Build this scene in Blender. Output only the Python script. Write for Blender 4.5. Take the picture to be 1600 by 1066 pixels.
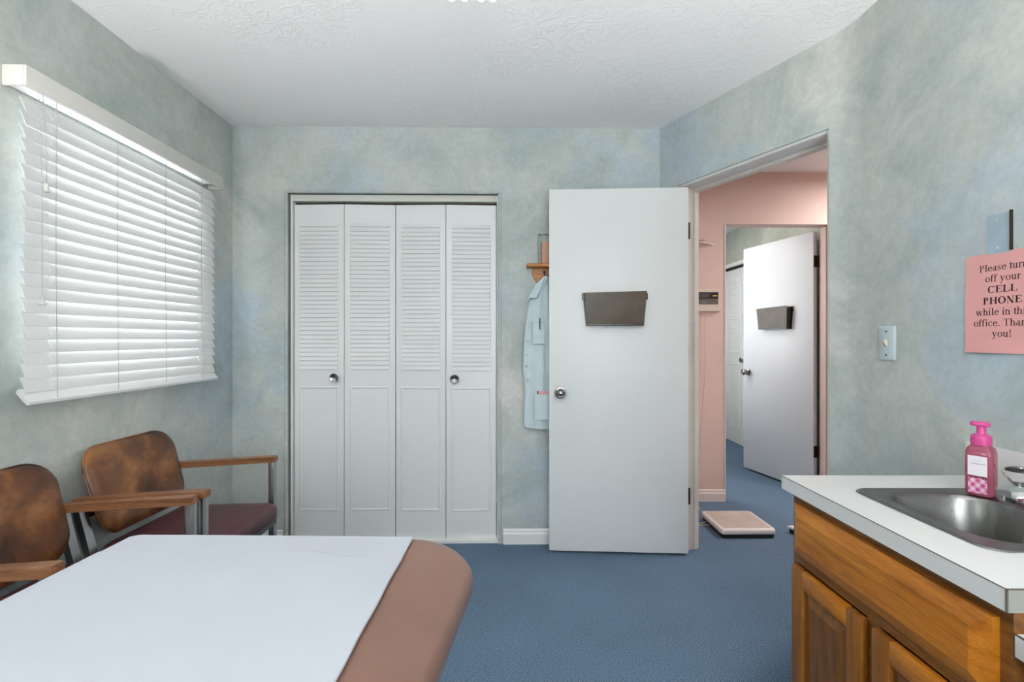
import bpy, bmesh, math, random
from mathutils import Vector, Matrix
random.seed(7)
for o in list(bpy.data.objects): bpy.data.objects.remove(o)
S = bpy.context.scene
COL = S.collection
PI = math.pi
# ------------------------------------------------------------------ camera, world, light, exposure
F = 745.0                      # focal length in pixels of a 1600 px wide frame
YAW = 0.01396                  # camera turned 0.8 degrees to the right of the room axis
cd = bpy.data.cameras.new('camera'); cam = bpy.data.objects.new('camera', cd); COL.objects.link(cam)
cd.sensor_width = 36; cd.lens = F/1600*36; cd.shift_y = -3/1600; cd.clip_start = .02
cam.location = (0, 0, 1.20); cam.rotation_euler = (PI/2, 0, -YAW)
S.camera = cam
w = bpy.data.worlds.new('sky'); S.world = w; w.use_nodes = True
bgn = w.node_tree.nodes['Background']; bgn.inputs[0].default_value = (.93, .97, 1, 1); bgn.inputs[1].default_value = 8.5
S.view_settings.view_transform = 'Standard'; S.view_settings.look = 'None'
S.view_settings.exposure = 0.13; S.view_settings.gamma = 1
S.view_settings.use_curve_mapping = False
def area(name, loc, rot, sx, sy, power, col=(1, 1, 1)):
    l = bpy.data.lights.new(name, 'AREA'); l.shape = 'RECTANGLE'; l.size = sx; l.size_y = sy; l.energy = power; l.color = col
    o = bpy.data.objects.new(name, l); COL.objects.link(o); o.location = loc; o.rotation_euler = rot; return o
def spot(name, loc, power, ang=2.75, blend=.6, r=.06, col=(1, .985, .96), rot=(PI, 0, 0)):
    l = bpy.data.lights.new(name, 'SPOT'); l.energy = power; l.spot_size = ang; l.spot_blend = blend; l.shadow_soft_size = r; l.color = col
    o = bpy.data.objects.new(name, l); COL.objects.link(o); o.location = loc; o.rotation_euler = rot; return o
ADDED_UPLIGHTS = ((-1.44, .0, 1.05), (1.215, -.05, 1.05))  # added uplights, out of view, that brighten the ceiling
for q in ADDED_UPLIGHTS: spot('added_uplight', (q[0], q[1], q[2]+.02), 108)
area('added_panel_light', (-.1, -.45, 2.385), (0, 0, 0), 1.15, .55, 4, (1, .985, .96))  # added fill lamp, unseen above and behind the camera
area('hall_light', (2.85, 2.85, 2.38), (0, 0, 0), .5, .5, 30, (1, .97, .96))
area('added_far_room_light', (1.15, 4.5, 2.38), (0, 0, 0), 1.0, 1.0, 14, (1, .97, .95))  # added unseen lamp to brighten the far room
# added area lamp acting as daylight from an unseen, added rear window
area('added_rear_fill', (0.2, -1.56, 1.5), (PI/2, 0, 0), 1.5, 1.1, 9, (.93, .97, 1))

# ------------------------------------------------------------------ materials
def mat(name, col, rough=.5, metal=0., spec=.5, **k):
    m = bpy.data.materials.new(name); m.use_nodes = True
    b = m.node_tree.nodes['Principled BSDF']
    b.inputs['Base Color'].default_value = (*col, 1); b.inputs['Roughness'].default_value = rough
    b.inputs['Metallic'].default_value = metal; b.inputs['Specular IOR Level'].default_value = spec
    for kk, v in k.items(): b.inputs[kk.replace('_', ' ')].default_value = v
    return m
def nd(m, t, **k):
    n = m.node_tree.nodes.new(t)
    for kk, v in k.items():
        if kk in n.inputs: n.inputs[kk].default_value = v
        else: setattr(n, kk, v)
    return n
def ln(m, a, ao, b, bi): m.node_tree.links.new(a.outputs[ao], b.inputs[bi])
def coords(m, kind='world', scale=(1, 1, 1)):
    if kind == 'world': g = nd(m, 'ShaderNodeNewGeometry'); o = 'Position'
    else: g = nd(m, 'ShaderNodeTexCoord'); o = 'Object'
    mp = nd(m, 'ShaderNodeMapping'); mp.inputs['Scale'].default_value = scale
    ln(m, g, o, mp, 'Vector'); return mp
def ramp(m, src, so, stops):
    r = nd(m, 'ShaderNodeValToRGB'); ln(m, src, so, r, 'Fac')
    e = r.color_ramp.elements
    while len(e) < len(stops): e.new(.5)
    for x, (p, c) in zip(e, stops):
        x.position = p; x.color = (*c, 1) if len(c) == 3 else c
    return r
def bump(m, src, so, strength, dist=.01, prev=None):
    b = nd(m, 'ShaderNodeBump'); b.inputs['Strength'].default_value = strength; b.inputs['Distance'].default_value = dist
    ln(m, src, so, b, 'Height')
    if prev: ln(m, prev, 'Normal', b, 'Normal')
    ln(m, b, 'Normal', m.node_tree.nodes['Principled BSDF'], 'Normal'); return b
def base(m, r, o='Color'): ln(m, r, o, m.node_tree.nodes['Principled BSDF'], 'Base Color')
def mixc(m, fac, fo, a, ao, b, bo):
    x = nd(m, 'ShaderNodeMix', data_type='RGBA')
    ln(m, fac, fo, x, 0)
    m.node_tree.links.new(a.outputs[ao], x.inputs[6]); m.node_tree.links.new(b.outputs[bo], x.inputs[7])
    return x

def faux_wall(name, A, B, Cc, D):
    """colour-washed wall: sage ground, blue clouds, cream rubs, grey-green darker smears"""
    m = mat(name, A, .62, spec=.3); c = coords(m)
    n1 = nd(m, 'ShaderNodeTexNoise', Scale=1.35, Detail=7., Roughness=.62, Distortion=.5); ln(m, c, 0, n1, 'Vector')
    n2 = nd(m, 'ShaderNodeTexNoise', Scale=2.4, Detail=8., Roughness=.66, Distortion=.8); ln(m, c, 0, n2, 'Vector')
    n3 = nd(m, 'ShaderNodeTexNoise', Scale=45., Detail=4., Roughness=.7); ln(m, c, 0, n3, 'Vector')
    g = ramp(m, n1, 'Fac', [(.36, B), (.48, A), (.54, A), (.66, Cc)])
    d = nd(m, 'ShaderNodeRGB'); d.outputs[0].default_value = (*D, 1)
    f = ramp(m, n2, 'Fac', [(.46, (0, 0, 0)), (.68, (.9, .9, .9))])
    x = mixc(m, f, 'Color', g, 'Color', d, 0)
    h = nd(m, 'ShaderNodeHueSaturation'); m.node_tree.links.new(x.outputs[2], h.inputs['Color'])
    v = nd(m, 'ShaderNodeMapRange'); ln(m, n3, 'Fac', v, 'Value')
    v.inputs['From Min'].default_value = .3; v.inputs['From Max'].default_value = .7
    v.inputs['To Min'].default_value = .93; v.inputs['To Max'].default_value = 1.07
    n5 = nd(m, 'ShaderNodeTexNoise', Scale=7., Detail=6., Roughness=.68, Distortion=.6); ln(m, c, 0, n5, 'Vector')
    v5 = nd(m, 'ShaderNodeMapRange'); ln(m, n5, 'Fac', v5, 'Value')
    v5.inputs['From Min'].default_value = .3; v5.inputs['From Max'].default_value = .7
    v5.inputs['To Min'].default_value = .93; v5.inputs['To Max'].default_value = 1.07
    vm = nd(m, 'ShaderNodeMath', operation='MULTIPLY'); ln(m, v, 0, vm, 0); ln(m, v5, 0, vm, 1)
    ln(m, vm, 0, h, 'Value'); base(m, h)
    n4 = nd(m, 'ShaderNodeTexNoise', Scale=180., Detail=3.); ln(m, c, 0, n4, 'Vector')
    b1 = bump(m, n3, 'Fac', .12, .006); bump(m, n4, 'Fac', .12, .002, b1)
    return m
M = {}
M['wall'] = faux_wall('colour_washed_wall', (.52, .548, .518), (.45, .52, .575), (.63, .615, .585), (.385, .435, .415))
M['wall_far'] = faux_wall('olive_washed_wall', (.50, .50, .42), (.44, .47, .42), (.56, .55, .47), (.40, .42, .35))
m = M['ceiling'] = mat('textured_ceiling', (.86, .86, .86), .75, spec=.2)
c = coords(m)
a = nd(m, 'ShaderNodeTexNoise', Scale=9., Detail=3., Roughness=.55, Distortion=2.2); ln(m, c, 0, a, 'Vector')
r = ramp(m, a, 'Fac', [(.47, (0, 0, 0)), (.52, (1, 1, 1)), (.60, (.25, .25, .25))])
msk = nd(m, 'ShaderNodeTexNoise', Scale=1.6, Detail=2.); ln(m, c, 0, msk, 'Vector')
mr = ramp(m, msk, 'Fac', [(.42, (.12, .12, .12)), (.62, (1, 1, 1))])
mu = nd(m, 'ShaderNodeMath', operation='MULTIPLY'); ln(m, r, 'Color', mu, 0); ln(m, mr, 'Color', mu, 1)
b1 = bump(m, mu, 0, .38, .006)
a2 = nd(m, 'ShaderNodeTexNoise', Scale=60., Detail=3.); ln(m, c, 0, a2, 'Vector'); bump(m, a2, 'Fac', .12, .002, b1)

def plain(name, col, rough=.5, metal=0., spec=.5, sc=8., var=.05, bs=.0, bsc=200., kind='obj', **k):
    m = mat(name, col, rough, metal, spec, **k); c = coords(m, kind)
    n = nd(m, 'ShaderNodeTexNoise', Scale=sc, Detail=4., Roughness=.6); ln(m, c, 0, n, 'Vector')
    lo = tuple(v*(1-var) for v in col); hi = tuple(min(1, v*(1+var)) for v in col)
    base(m, ramp(m, n, 'Fac', [(.3, lo), (.7, hi)]))
    if bs:
        n2 = nd(m, 'ShaderNodeTexNoise', Scale=bsc, Detail=2.); ln(m, c, 0, n2, 'Vector'); bump(m, n2, 'Fac', bs, .002)
    return m
M['pink'] = plain('pink_paint', (.70, .53, .465), .6, spec=.3, sc=3, var=.03, bs=.15, bsc=60, kind='world')
M['pink_trim'] = plain('pale_pink_trim', (.74, .64, .59), .45, sc=6, var=.02)
M['door'] = plain('white_door_paint', (.76, .77, .765), .38, sc=2.5, var=.015, bs=.06, bsc=40)
M['door_far'] = plain('cool_white_door_paint', (.70, .71, .74), .4, sc=2.5, var=.02)
M['bifold'] = plain('white_metal_door_paint', (.77, .775, .77), .36, sc=2., var=.015)
M['trim'] = plain('white_trim_paint', (.80, .80, .79), .4, var=.02)
M['jamb'] = plain('cream_jamb_paint', (.62, .58, .53), .45, sc=5, var=.06)
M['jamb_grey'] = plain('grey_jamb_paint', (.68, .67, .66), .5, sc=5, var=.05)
M['blind'] = mat('white_slat', (.78, .78, .775), .42)
m = M['blind']; tr = nd(m, 'ShaderNodeBsdfTranslucent'); tr.inputs[0].default_value = (.9, .9, .88, 1)
mx = nd(m, 'ShaderNodeMixShader'); mx.inputs[0].default_value = .10
ln(m, m.node_tree.nodes['Principled BSDF'], 0, mx, 1); ln(m, tr, 0, mx, 2)
ln(m, mx, 0, m.node_tree.nodes['Material Output'], 0)
M['valance'] = plain('ivory_valance', (.66, .65, .60), .5, var=.02)
M['cord'] = plain('grey_cord', (.45, .45, .43), .8)
M['whitecord'] = plain('white_ladder_tape', (.86, .86, .85), .8)
m = M['carpet'] = mat('blue_loop_carpet', (.10, .17, .27), .95, spec=.1)
c = coords(m); n = nd(m, 'ShaderNodeTexNoise', Scale=230., Detail=4., Roughness=.8); ln(m, c, 0, n, 'Vector')
n2 = nd(m, 'ShaderNodeTexNoise', Scale=2.5, Detail=4.); ln(m, c, 0, n2, 'Vector')
r1 = ramp(m, n, 'Fac', [(.36, (.045, .085, .14)), (.5, (.108, .172, .255)), (.64, (.27, .35, .45))])
r2 = ramp(m, n2, 'Fac', [(.3, (.92, .92, .92)), (.7, (1.06, 1.06, 1.06))])
x = nd(m, 'ShaderNodeMix', data_type='RGBA', blend_type='MULTIPLY'); x.inputs[0].default_value = 1
m.node_tree.links.new(r1.outputs[0], x.inputs[6]); m.node_tree.links.new(r2.outputs[0], x.inputs[7]); base(m, x, 2)
bump(m, n, 'Fac', .5, .004)

def wood(name, c1, c2, c3, axis='z', scale=1., rough=.38):
    m = mat(name, c2, rough, spec=.45)
    s = {'x': (2.2, 26, 26), 'y': (26, 2.2, 26), 'z': (26, 26, 2.2)}[axis]
    c = coords(m, 'obj', tuple(v*scale for v in s))
    n = nd(m, 'ShaderNodeTexNoise', Scale=1.6, Detail=6., Roughness=.62, Distortion=.7); ln(m, c, 0, n, 'Vector')
    s2 = {'x': (14, 190, 190), 'y': (190, 14, 190), 'z': (190, 190, 14)}[axis]
    c2n = coords(m, 'obj', s2)
    f = nd(m, 'ShaderNodeTexNoise', Scale=2., Detail=3., Roughness=.6); ln(m, c2n, 0, f, 'Vector')
    r = ramp(m, n, 'Fac', [(.30, c1), (.5, c2), (.70, c3)])
    fr = ramp(m, f, 'Fac', [(.35, (.72, .70, .66)), (.6, (1, 1, 1))])
    x = nd(m, 'ShaderNodeMix', data_type='RGBA', blend_type='MULTIPLY'); x.inputs[0].default_value = .8
    m.node_tree.links.new(r.outputs[0], x.inputs[6]); m.node_tree.links.new(fr.outputs[0], x.inputs[7]); base(m, x, 2)
    bump(m, f, 'Fac', .12, .001); return m
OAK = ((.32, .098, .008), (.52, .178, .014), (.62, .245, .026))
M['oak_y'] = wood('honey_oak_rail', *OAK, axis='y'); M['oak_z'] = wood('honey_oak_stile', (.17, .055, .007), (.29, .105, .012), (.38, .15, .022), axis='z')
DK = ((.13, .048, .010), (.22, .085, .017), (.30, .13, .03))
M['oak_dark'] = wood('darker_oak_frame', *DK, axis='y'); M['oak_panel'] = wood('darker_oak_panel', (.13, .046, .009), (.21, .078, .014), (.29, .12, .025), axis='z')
M['armwood'] = wood('walnut_arm', (.13, .05, .022), (.25, .105, .045), (.36, .17, .085), axis='x', rough=.3)
M['shelfwood'] = wood('orange_pine', (.33, .11, .02), (.50, .19, .035), (.62, .27, .06), axis='x')
def leather(name, stops, rough=.32, scale=5.):
    m = mat(name, stops[1], rough, spec=.5); c = coords(m, 'obj')
    n = nd(m, 'ShaderNodeTexNoise', Scale=scale, Detail=8., Roughness=.58, Distortion=.45); ln(m, c, 0, n, 'Vector')
    base(m, ramp(m, n, 'Fac', [(.36, stops[0]), (.5, stops[1]), (.68, stops[2])]))
    v = nd(m, 'ShaderNodeTexNoise', Scale=90., Detail=3.); ln(m, c, 0, v, 'Vector'); bump(m, v, 'Fac', .12, .002); return m
M['leather'] = leather('mottled_tan_leather', ((.045, .018, .010), (.130, .046, .016), (.34, .145, .045)))
M['burgundy'] = plain('burgundy_vinyl', (.075, .022, .030), .42, sc=4, var=.18, bs=.1, bsc=60)
M['vinyl'] = plain('brown_vinyl_pad', (.205, .112, .085), .33, sc=5, var=.10, bs=.04, bsc=30, kind='world')
M['navy'] = plain('dark_navy_laminate', (.012, .018, .035), .5)
M['paper'] = plain('exam_paper', (.42, .44, .485), .75, spec=.15, sc=6, var=.02, bs=.10, bsc=14, kind='world')
M['laminate'] = plain('white_laminate', (.70, .70, .69), .3, sc=3, var=.02)
M['seam'] = plain('brown_laminate_seam', (.10, .08, .06), .6)
M['endgrey'] = plain('grey_edge_strip', (.27, .265, .235), .5)  # dark enough to carry the shade of the counter's end face
m = M['steel'] = mat('brushed_stainless', (.24, .235, .23), .27, 1.)
c = coords(m, 'obj', (8, 260, 8)); n = nd(m, 'ShaderNodeTexNoise', Scale=2., Detail=3.); ln(m, c, 0, n, 'Vector')
rr = nd(m, 'ShaderNodeMapRange'); ln(m, n, 'Fac', rr, 'Value'); rr.inputs['To Min'].default_value = .2; rr.inputs['To Max'].default_value = .42
ln(m, rr, 0, m.node_tree.nodes['Principled BSDF'], 'Roughness')
M['chrome'] = plain('chrome', (.72, .72, .73), .12, 1., var=.03)
M['chairmetal'] = plain('dull_chrome_flat_bar', (.36, .36, .37), .22, 1., var=.08)
M['satin'] = plain('satin_nickel_knob', (.34, .33, .32), .25, 1., var=.06)
M['bronze'] = plain('dark_bronze_hinge', (.07, .05, .035), .4, .8, var=.15)
M['black'] = plain('black_plastic', (.012, .012, .013), .35)
m = M['smoke'] = mat('smoked_plastic', (.115, .085, .06), .28, Transmission_Weight=.30, IOR=1.35)
c = coords(m, 'obj'); n = nd(m, 'ShaderNodeTexNoise', Scale=12.); ln(m, c, 0, n, 'Vector')
base(m, ramp(m, n, 'Fac', [(.3, (.095, .064, .038)), (.7, (.135, .095, .058))]))
M['smoke_edge'] = plain('dark_smoked_edge', (.022, .017, .012), .25)
M['coat'] = plain('pale_blue_cotton', (.58, .67, .70), .85, spec=.15, sc=14, var=.05, bs=.25, bsc=90)
M['coatdark'] = plain('stitch_shadow_grey', (.22, .28, .30), .9)
M['signpink'] = plain('pink_paper', (.80, .40, .385), .75, spec=.15, sc=4, var=.03)
M['ink'] = plain('black_ink', (.025, .012, .014), .8)
M['switch'] = plain('painted_switch_plate', (.54, .62, .65), .4, var=.04)
M['ivory'] = plain('ivory_toggle', (.62, .55, .40), .4)
M['scalewhite'] = plain('off_white_plastic', (.78, .74, .71), .45, var=.03)
M['scaletop'] = plain('worn_beige_mat', (.50, .42, .37), .6, sc=9, var=.12)
M['readout'] = plain('beige_readout_case', (.66, .58, .49), .45, var=.02)
M['pinkplastic'] = plain('magenta_pump_plastic', (.60, .065, .26), .3, var=.03)
m = M['soap'] = mat('pink_soap_bottle', (.60, .13, .22), .08, Transmission_Weight=.55, IOR=1.4)
c = coords(m, 'obj'); n = nd(m, 'ShaderNodeTexNoise', Scale=9.); ln(m, c, 0, n, 'Vector')
base(m, ramp(m, n, 'Fac', [(.3, (.52, .10, .19)), (.7, (.62, .18, .27))]))
M['label'] = plain('white_label', (.80, .76, .82), .5)
m = M['gingham'] = mat('pink_gingham', (.8, .4, .6), .5); c = coords(m, 'obj')
mp = nd(m, 'ShaderNodeMapping'); mp.inputs['Rotation'].default_value = (0, .785, 0); mp.inputs['Scale'].default_value = (1, 1, 1); ln(m, c, 0, mp, 'Vector')
sx_ = nd(m, 'ShaderNodeSeparateXYZ'); ln(m, mp, 0, sx_, 0)
outs = []
for ax in (0, 2):
    t1 = nd(m, 'ShaderNodeMath', operation='MULTIPLY'); ln(m, sx_, ax, t1, 0); t1.inputs[1].default_value = 62.
    t2 = nd(m, 'ShaderNodeMath', operation='FRACT'); ln(m, t1, 0, t2, 0)
    t3 = nd(m, 'ShaderNodeMath', operation='GREATER_THAN'); ln(m, t2, 0, t3, 0); t3.inputs[1].default_value = .5; outs.append(t3)
ad = nd(m, 'ShaderNodeMath', operation='ADD'); ln(m, outs[0], 0, ad, 0); ln(m, outs[1], 0, ad, 1)
hf = nd(m, 'ShaderNodeMath', operation='MULTIPLY'); ln(m, ad, 0, hf, 0); hf.inputs[1].default_value = .5
base(m, ramp(m, hf, 0, [(0, (.85, .62, .74)), (.5, (.78, .33, .52)), (1, (.55, .08, .25))]))
M['cardboard'] = plain('pinkish_brown_card', (.52, .29, .20), .7, sc=10, var=.08)
M['bracket'] = plain('blue_painted_metal', (.37, .47, .54), .5, sc=12, var=.08)
M['screw'] = plain('bright_screw', (.8, .8, .8), .3, .7)
m = M['glass'] = mat('window_glass', (.97, .98, .98), .05)
tb = nd(m, 'ShaderNodeBsdfTransparent'); mx = nd(m, 'ShaderNodeMixShader'); mx.inputs[0].default_value = .07
c = coords(m, 'obj'); n = nd(m, 'ShaderNodeTexNoise', Scale=3.); ln(m, c, 0, n, 'Vector'); tr_ = ramp(m, n, 'Fac', [(.3, (.94, .95, .95)), (.7, (.97, .98, .98))]); ln(m, tr_, 'Color', tb, 0)
ln(m, tb, 0, mx, 1); ln(m, m.node_tree.nodes['Principled BSDF'], 0, mx, 2); ln(m, mx, 0, m.node_tree.nodes['Material Output'], 0)
m = M['acrylic'] = mat('clear_acrylic', (.9, .9, .9), .05, Transmission_Weight=.9, IOR=1.45)
c = coords(m, 'obj'); n = nd(m, 'ShaderNodeTexNoise', Scale=9.); ln(m, c, 0, n, 'Vector'); base(m, ramp(m, n, 'Fac', [(.3, (.86, .86, .84)), (.7, (.95, .95, .94))]))
def emit(name, col, s):
    m = mat(name, col, .4); b = m.node_tree.nodes['Principled BSDF']
    b.inputs['Emission Color'].default_value = (*col, 1); b.inputs['Emission Strength'].default_value = s
    c = coords(m, 'obj'); n = nd(m, 'ShaderNodeTexNoise', Scale=2.); ln(m, c, 0, n, 'Vector')
    base(m, ramp(m, n, 'Fac', [(.3, tuple(v*.97 for v in col)), (.7, col)])); return m
M['lampglow'] = emit('lit_diffuser', (1, .98, .95), 2.2)
M['screen'] = plain('grey_lcd', (.10, .09, .085), .2)
M['greyface'] = plain('grey_face_plate', (.13, .115, .10), .4)
M['gold'] = plain('yellow_button', (.65, .48, .08), .4)

# ------------------------------------------------------------------ mesh helpers
def V(*a): return Vector(a)
def box(bm, x0, x1, y0, y1, z0, z1, bev=0, seg=2):
    vs = [bm.verts.new((x, y, z)) for z in (z0, z1) for y in (y0, y1) for x in (x0, x1)]
    fs = [bm.faces.new([vs[i] for i in q]) for q in ((0, 2, 3, 1), (4, 5, 7, 6), (0, 1, 5, 4), (2, 6, 7, 3), (0, 4, 6, 2), (1, 3, 7, 5))]
    if bev:
        es = list({e for f in fs for e in f.edges})
        bmesh.ops.bevel(bm, geom=es, offset=bev, segments=seg, profile=.5, affect='EDGES')
    return vs
def prism(bm, pts, z0, z1, f=None):
    """closed plan polygon pts [(a,b)], swept from z0 to z1; f maps (a,b,z) to a point"""
    f = f or (lambda a, b, z: (a, b, z))
    lo = [bm.verts.new(f(a, b, z0)) for a, b in pts]; hi = [bm.verts.new(f(a, b, z1)) for a, b in pts]
    n = len(pts); bm.faces.new(lo[::-1]); bm.faces.new(hi)
    for i in range(n): bm.faces.new([lo[i], lo[(i+1) % n], hi[(i+1) % n], hi[i]])
def loft(bm, loops, cap=True, closed=True):
    rs = [[bm.verts.new(p) for p in lp] for lp in loops]
    n = len(rs[0])
    for a, b in zip(rs, rs[1:]):
        for i in range(n if closed else n-1):
            j = (i+1) % n; bm.faces.new([a[i], a[j], b[j], b[i]])
    if cap:
        bm.faces.new(rs[0][::-1]); bm.faces.new(rs[-1])
    return rs
def lathe(bm, prof, seg=24, c=(0, 0, 0), axis='z'):
    lp = []
    for r, h in prof:
        ring = []
        for i in range(seg):
            a = 2*PI*i/seg; p = (r*math.cos(a), r*math.sin(a), h)
            if axis == 'y': p = (p[0], -p[2], p[1])     # axis towards -y
            if axis == 'x': p = (-p[2], p[0], p[1])     # axis towards -x
            ring.append((p[0]+c[0], p[1]+c[1], p[2]+c[2]))
        lp.append(ring)
    loft(bm, lp)
def tube(bm, pts, r, seg=8, ry=None):
    pts = [Vector(p) for p in pts]; loops = []; up = V(0, 0, 1)
    for i, p in enumerate(pts):
        t = (pts[min(i+1, len(pts)-1)] - pts[max(i-1, 0)]).normalized()
        s = t.cross(up)
        if s.length < .05: s = t.cross(V(0, 1, 0))
        s.normalize(); u = s.cross(t)
        loops.append([p + s*r*math.cos(2*PI*k/seg) + u*(ry or r)*math.sin(2*PI*k/seg) for k in range(seg)])
    loft(bm, loops)
def rrect(x0, x1, y0, y1, r, n=6):
    pts = []
    for cx, cy, a0 in ((x1-r, y1-r, 0), (x0+r, y1-r, PI/2), (x0+r, y0+r, PI), (x1-r, y0+r, 3*PI/2)):
        for i in range(n+1):
            a = a0 + PI/2*i/n; pts.append((cx+r*math.cos(a), cy+r*math.sin(a)))
    return pts
def obj(name, bm, m, parent=None, smooth=False, loc=None, rot=None, sharp=40):
    bmesh.ops.recalc_face_normals(bm, faces=bm.faces[:])
    me = bpy.data.meshes.new(name); bm.to_mesh(me); bm.free()
    me.materials.append(m)
    if smooth:
        for p in me.polygons: p.use_smooth = True
        me.set_sharp_from_angle(angle=math.radians(sharp))
    o = bpy.data.objects.new(name, me); COL.objects.link(o)
    if parent: o.parent = parent
    if loc: o.location = loc
    if rot: o.rotation_euler = rot
    return o
def NB(): return bmesh.new()
def bxo(name, m, dims, parent=None, bev=0, seg=2, **k):
    b = NB(); box(b, *dims, bev=bev, seg=seg); return obj(name, b, m, parent, smooth=bool(bev), **k)
def tag(o, label, cat, group=None, kind=None):
    o['label'] = label; o['category'] = cat
    if group: o['group'] = group
    if kind: o['kind'] = kind
    return o
def thing(name, label, cat, loc=(0, 0, 0), rz=0, group=None):
    o = bpy.data.objects.new(name, None); COL.objects.link(o); o.location = loc; o.rotation_euler = (0, 0, rz)
    o.empty_display_size = .1
    return tag(o, label, cat, group)
def st(o, label, cat='structure'):
    o['kind'] = 'structure'; o['label'] = label; o['category'] = cat; return o
def W(x, d, z=0):            # camera-heading frame -> room
    c, s = math.cos(YAW), math.sin(YAW); return (x*c + d*s, d*c - x*s, z)

# ------------------------------------------------------------------ the room
XL, YB, XR, ZC = -1.588, 2.797, 1.362, 2.44
YF = -1.62
P1 = V(.910, YB); DR = V(.437, -.8996).normalized(); NO = V(.8996, .437).normalized()
def A(t, n, z=0):           # along the slanting wall, outwards, up
    p = P1 + DR*t + NO*n; return (p.x, p.y, z)
b = NB(); box(b, -2.2, 4.2, -2.0, 7.2, -.06, 0); st(obj('floor', b, M['carpet']), 'blue speckled carpet running through the room and hallway', 'floor')
b = NB(); box(b, -2.2, 4.2, -2.0, 7.2, ZC, ZC+.06); st(obj('ceiling', b, M['ceiling']), 'white ceiling with swirled plaster texture', 'ceiling')
# left wall with window opening
WY0, WY1, WZ0, WZ1 = 1.60, 2.45, 1.06, 1.985
b = NB(); T = .15
for q in ((XL-T, XL, YF-.12, WY0, 0, ZC), (XL-T, XL, WY1, YB+.12, 0, ZC), (XL-T, XL, WY0, WY1, 0, WZ0), (XL-T, XL, WY0, WY1, WZ1, ZC)): box(b, *q)
st(obj('wall_left', b, M['wall']), 'blue green washed wall with the window', 'wall')
# back wall with closet opening
CX0, CX1, CZ = -1.275, -.036, 2.06
b = NB()
box(b, XL, CX0, YB, YB+.12, 0, ZC); box(b, CX1, P1.x+.16, YB, YB+.12, 0, ZC); box(b, CX0, CX1, YB, YB+.12, CZ, ZC)
st(obj('wall_back', b, M['wall']), 'blue green washed wall around the closet', 'wall')
b = NB(); box(b, XL-.02, P1.x+.1, YB+.72, YB+.80, 0, ZC); box(b, XL-.1, XL, YB+.12, YB+.8, 0, ZC); box(b, P1.x+.14, P1.x+.2, YB+.05, YB+.8, 0, ZC)
st(obj('wall_closet', b, M['trim']), 'plain inside walls of the closet', 'wall')
# slanting wall with doorway
T0, T1, DZ, TH = .137, .9545, 2.066, .148
b = NB()
def apiece(t0, t1, z0, z1): prism(b, [(t0, 0), (t1, 0), (t1, TH), (t0, TH)], z0, z1, A)
apiece(0, T0, 0, ZC); apiece(T1, .965, 0, ZC); apiece(T0, T1, DZ, ZC)
st(obj('wall_angled', b, M['wall']), 'slanting blue green washed wall with the doorway', 'wall')
b = NB()
th = math.acos(max(-1, min(1, DR.dot(V(0, -1))))); tl = .07; R = tl/math.tan(th/2)
s0 = V(*A(1.035-tl, 0)[:2]); cen = s0 + (-NO)*R
inner = []
for i in range(9):
    a = th*i/8
    ang = math.atan2(NO.y, NO.x) - a
    inner.append((cen.x + R*math.cos(ang), cen.y + R*math.sin(ang)))
xr = inner[-1][0]
XR = xr
prism(b, inner + [(xr, YF-.12), (xr+.12, YF-.12), (xr+.12, inner[-1][1]+.03), A(1.035-tl, TH)[:2]], 0, ZC)
st(obj('wall_right', b, M['wall'], smooth=True, sharp=25), 'blue green washed wall behind the sink', 'wall')
# wall behind the camera, with an added window as a light source
b = NB()
for q in ((XL, -.6, 0, ZC), (1.0, XR, 0, ZC), (-.6, 1.0, 0, .92), (-.6, 1.0, 2.08, ZC)): box(b, q[0], q[1], YF-.12, YF, q[2], q[3])
st(obj('wall_front', b, M['wall']), 'washed wall behind the viewer', 'wall')
w2 = bpy.data.objects.new('added_window_2', None); COL.objects.link(w2); w2.location = (.2, YF, 1.5); st(w2, 'added unseen window in the wall behind the viewer', 'window')
b = NB()
for q in ((-.8, .8, -.58, -.54), (-.8, .8, .54, .58), (-.8, -.76, -.54, .54), (.76, .8, -.54, .54), (-.02, .02, -.54, .54)): box(b, q[0], q[1], -.08, -.03, q[2], q[3])
obj('window_frame', b, M['trim'], w2); bxo('pane', M['glass'], (-.76, .76, -.062, -.056, -.54, .54), w2)

# window 1 behind the blind
w1 = bpy.data.objects.new('window_1', None); COL.objects.link(w1); w1.location = (XL-.10, (WY0+WY1)/2, (WZ0+WZ1)/2); st(w1, 'bright window behind the white slatted blind', 'window')
hy, hz = (WY1-WY0)/2, (WZ1-WZ0)/2
b = NB()
for q in ((-hy, hy, -hz, -hz+.04), (-hy, hy, hz-.04, hz), (-hy, -hy+.04, -hz+.04, hz-.04), (hy-.04, hy, -hz+.04, hz-.04), (-hy+.04, hy-.04, -.02, .02)): box(b, -.03, .03, *q)
obj('window_frame', b, M['trim'], w1)
bxo('pane', M['glass'], (-.004, .004, -hy+.04, hy-.04, .02, hz-.04), w1); bxo('pane', M['glass'], (-.004, .004, -hy+.04, hy-.04, -hz+.04, -.02), w1)

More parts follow.
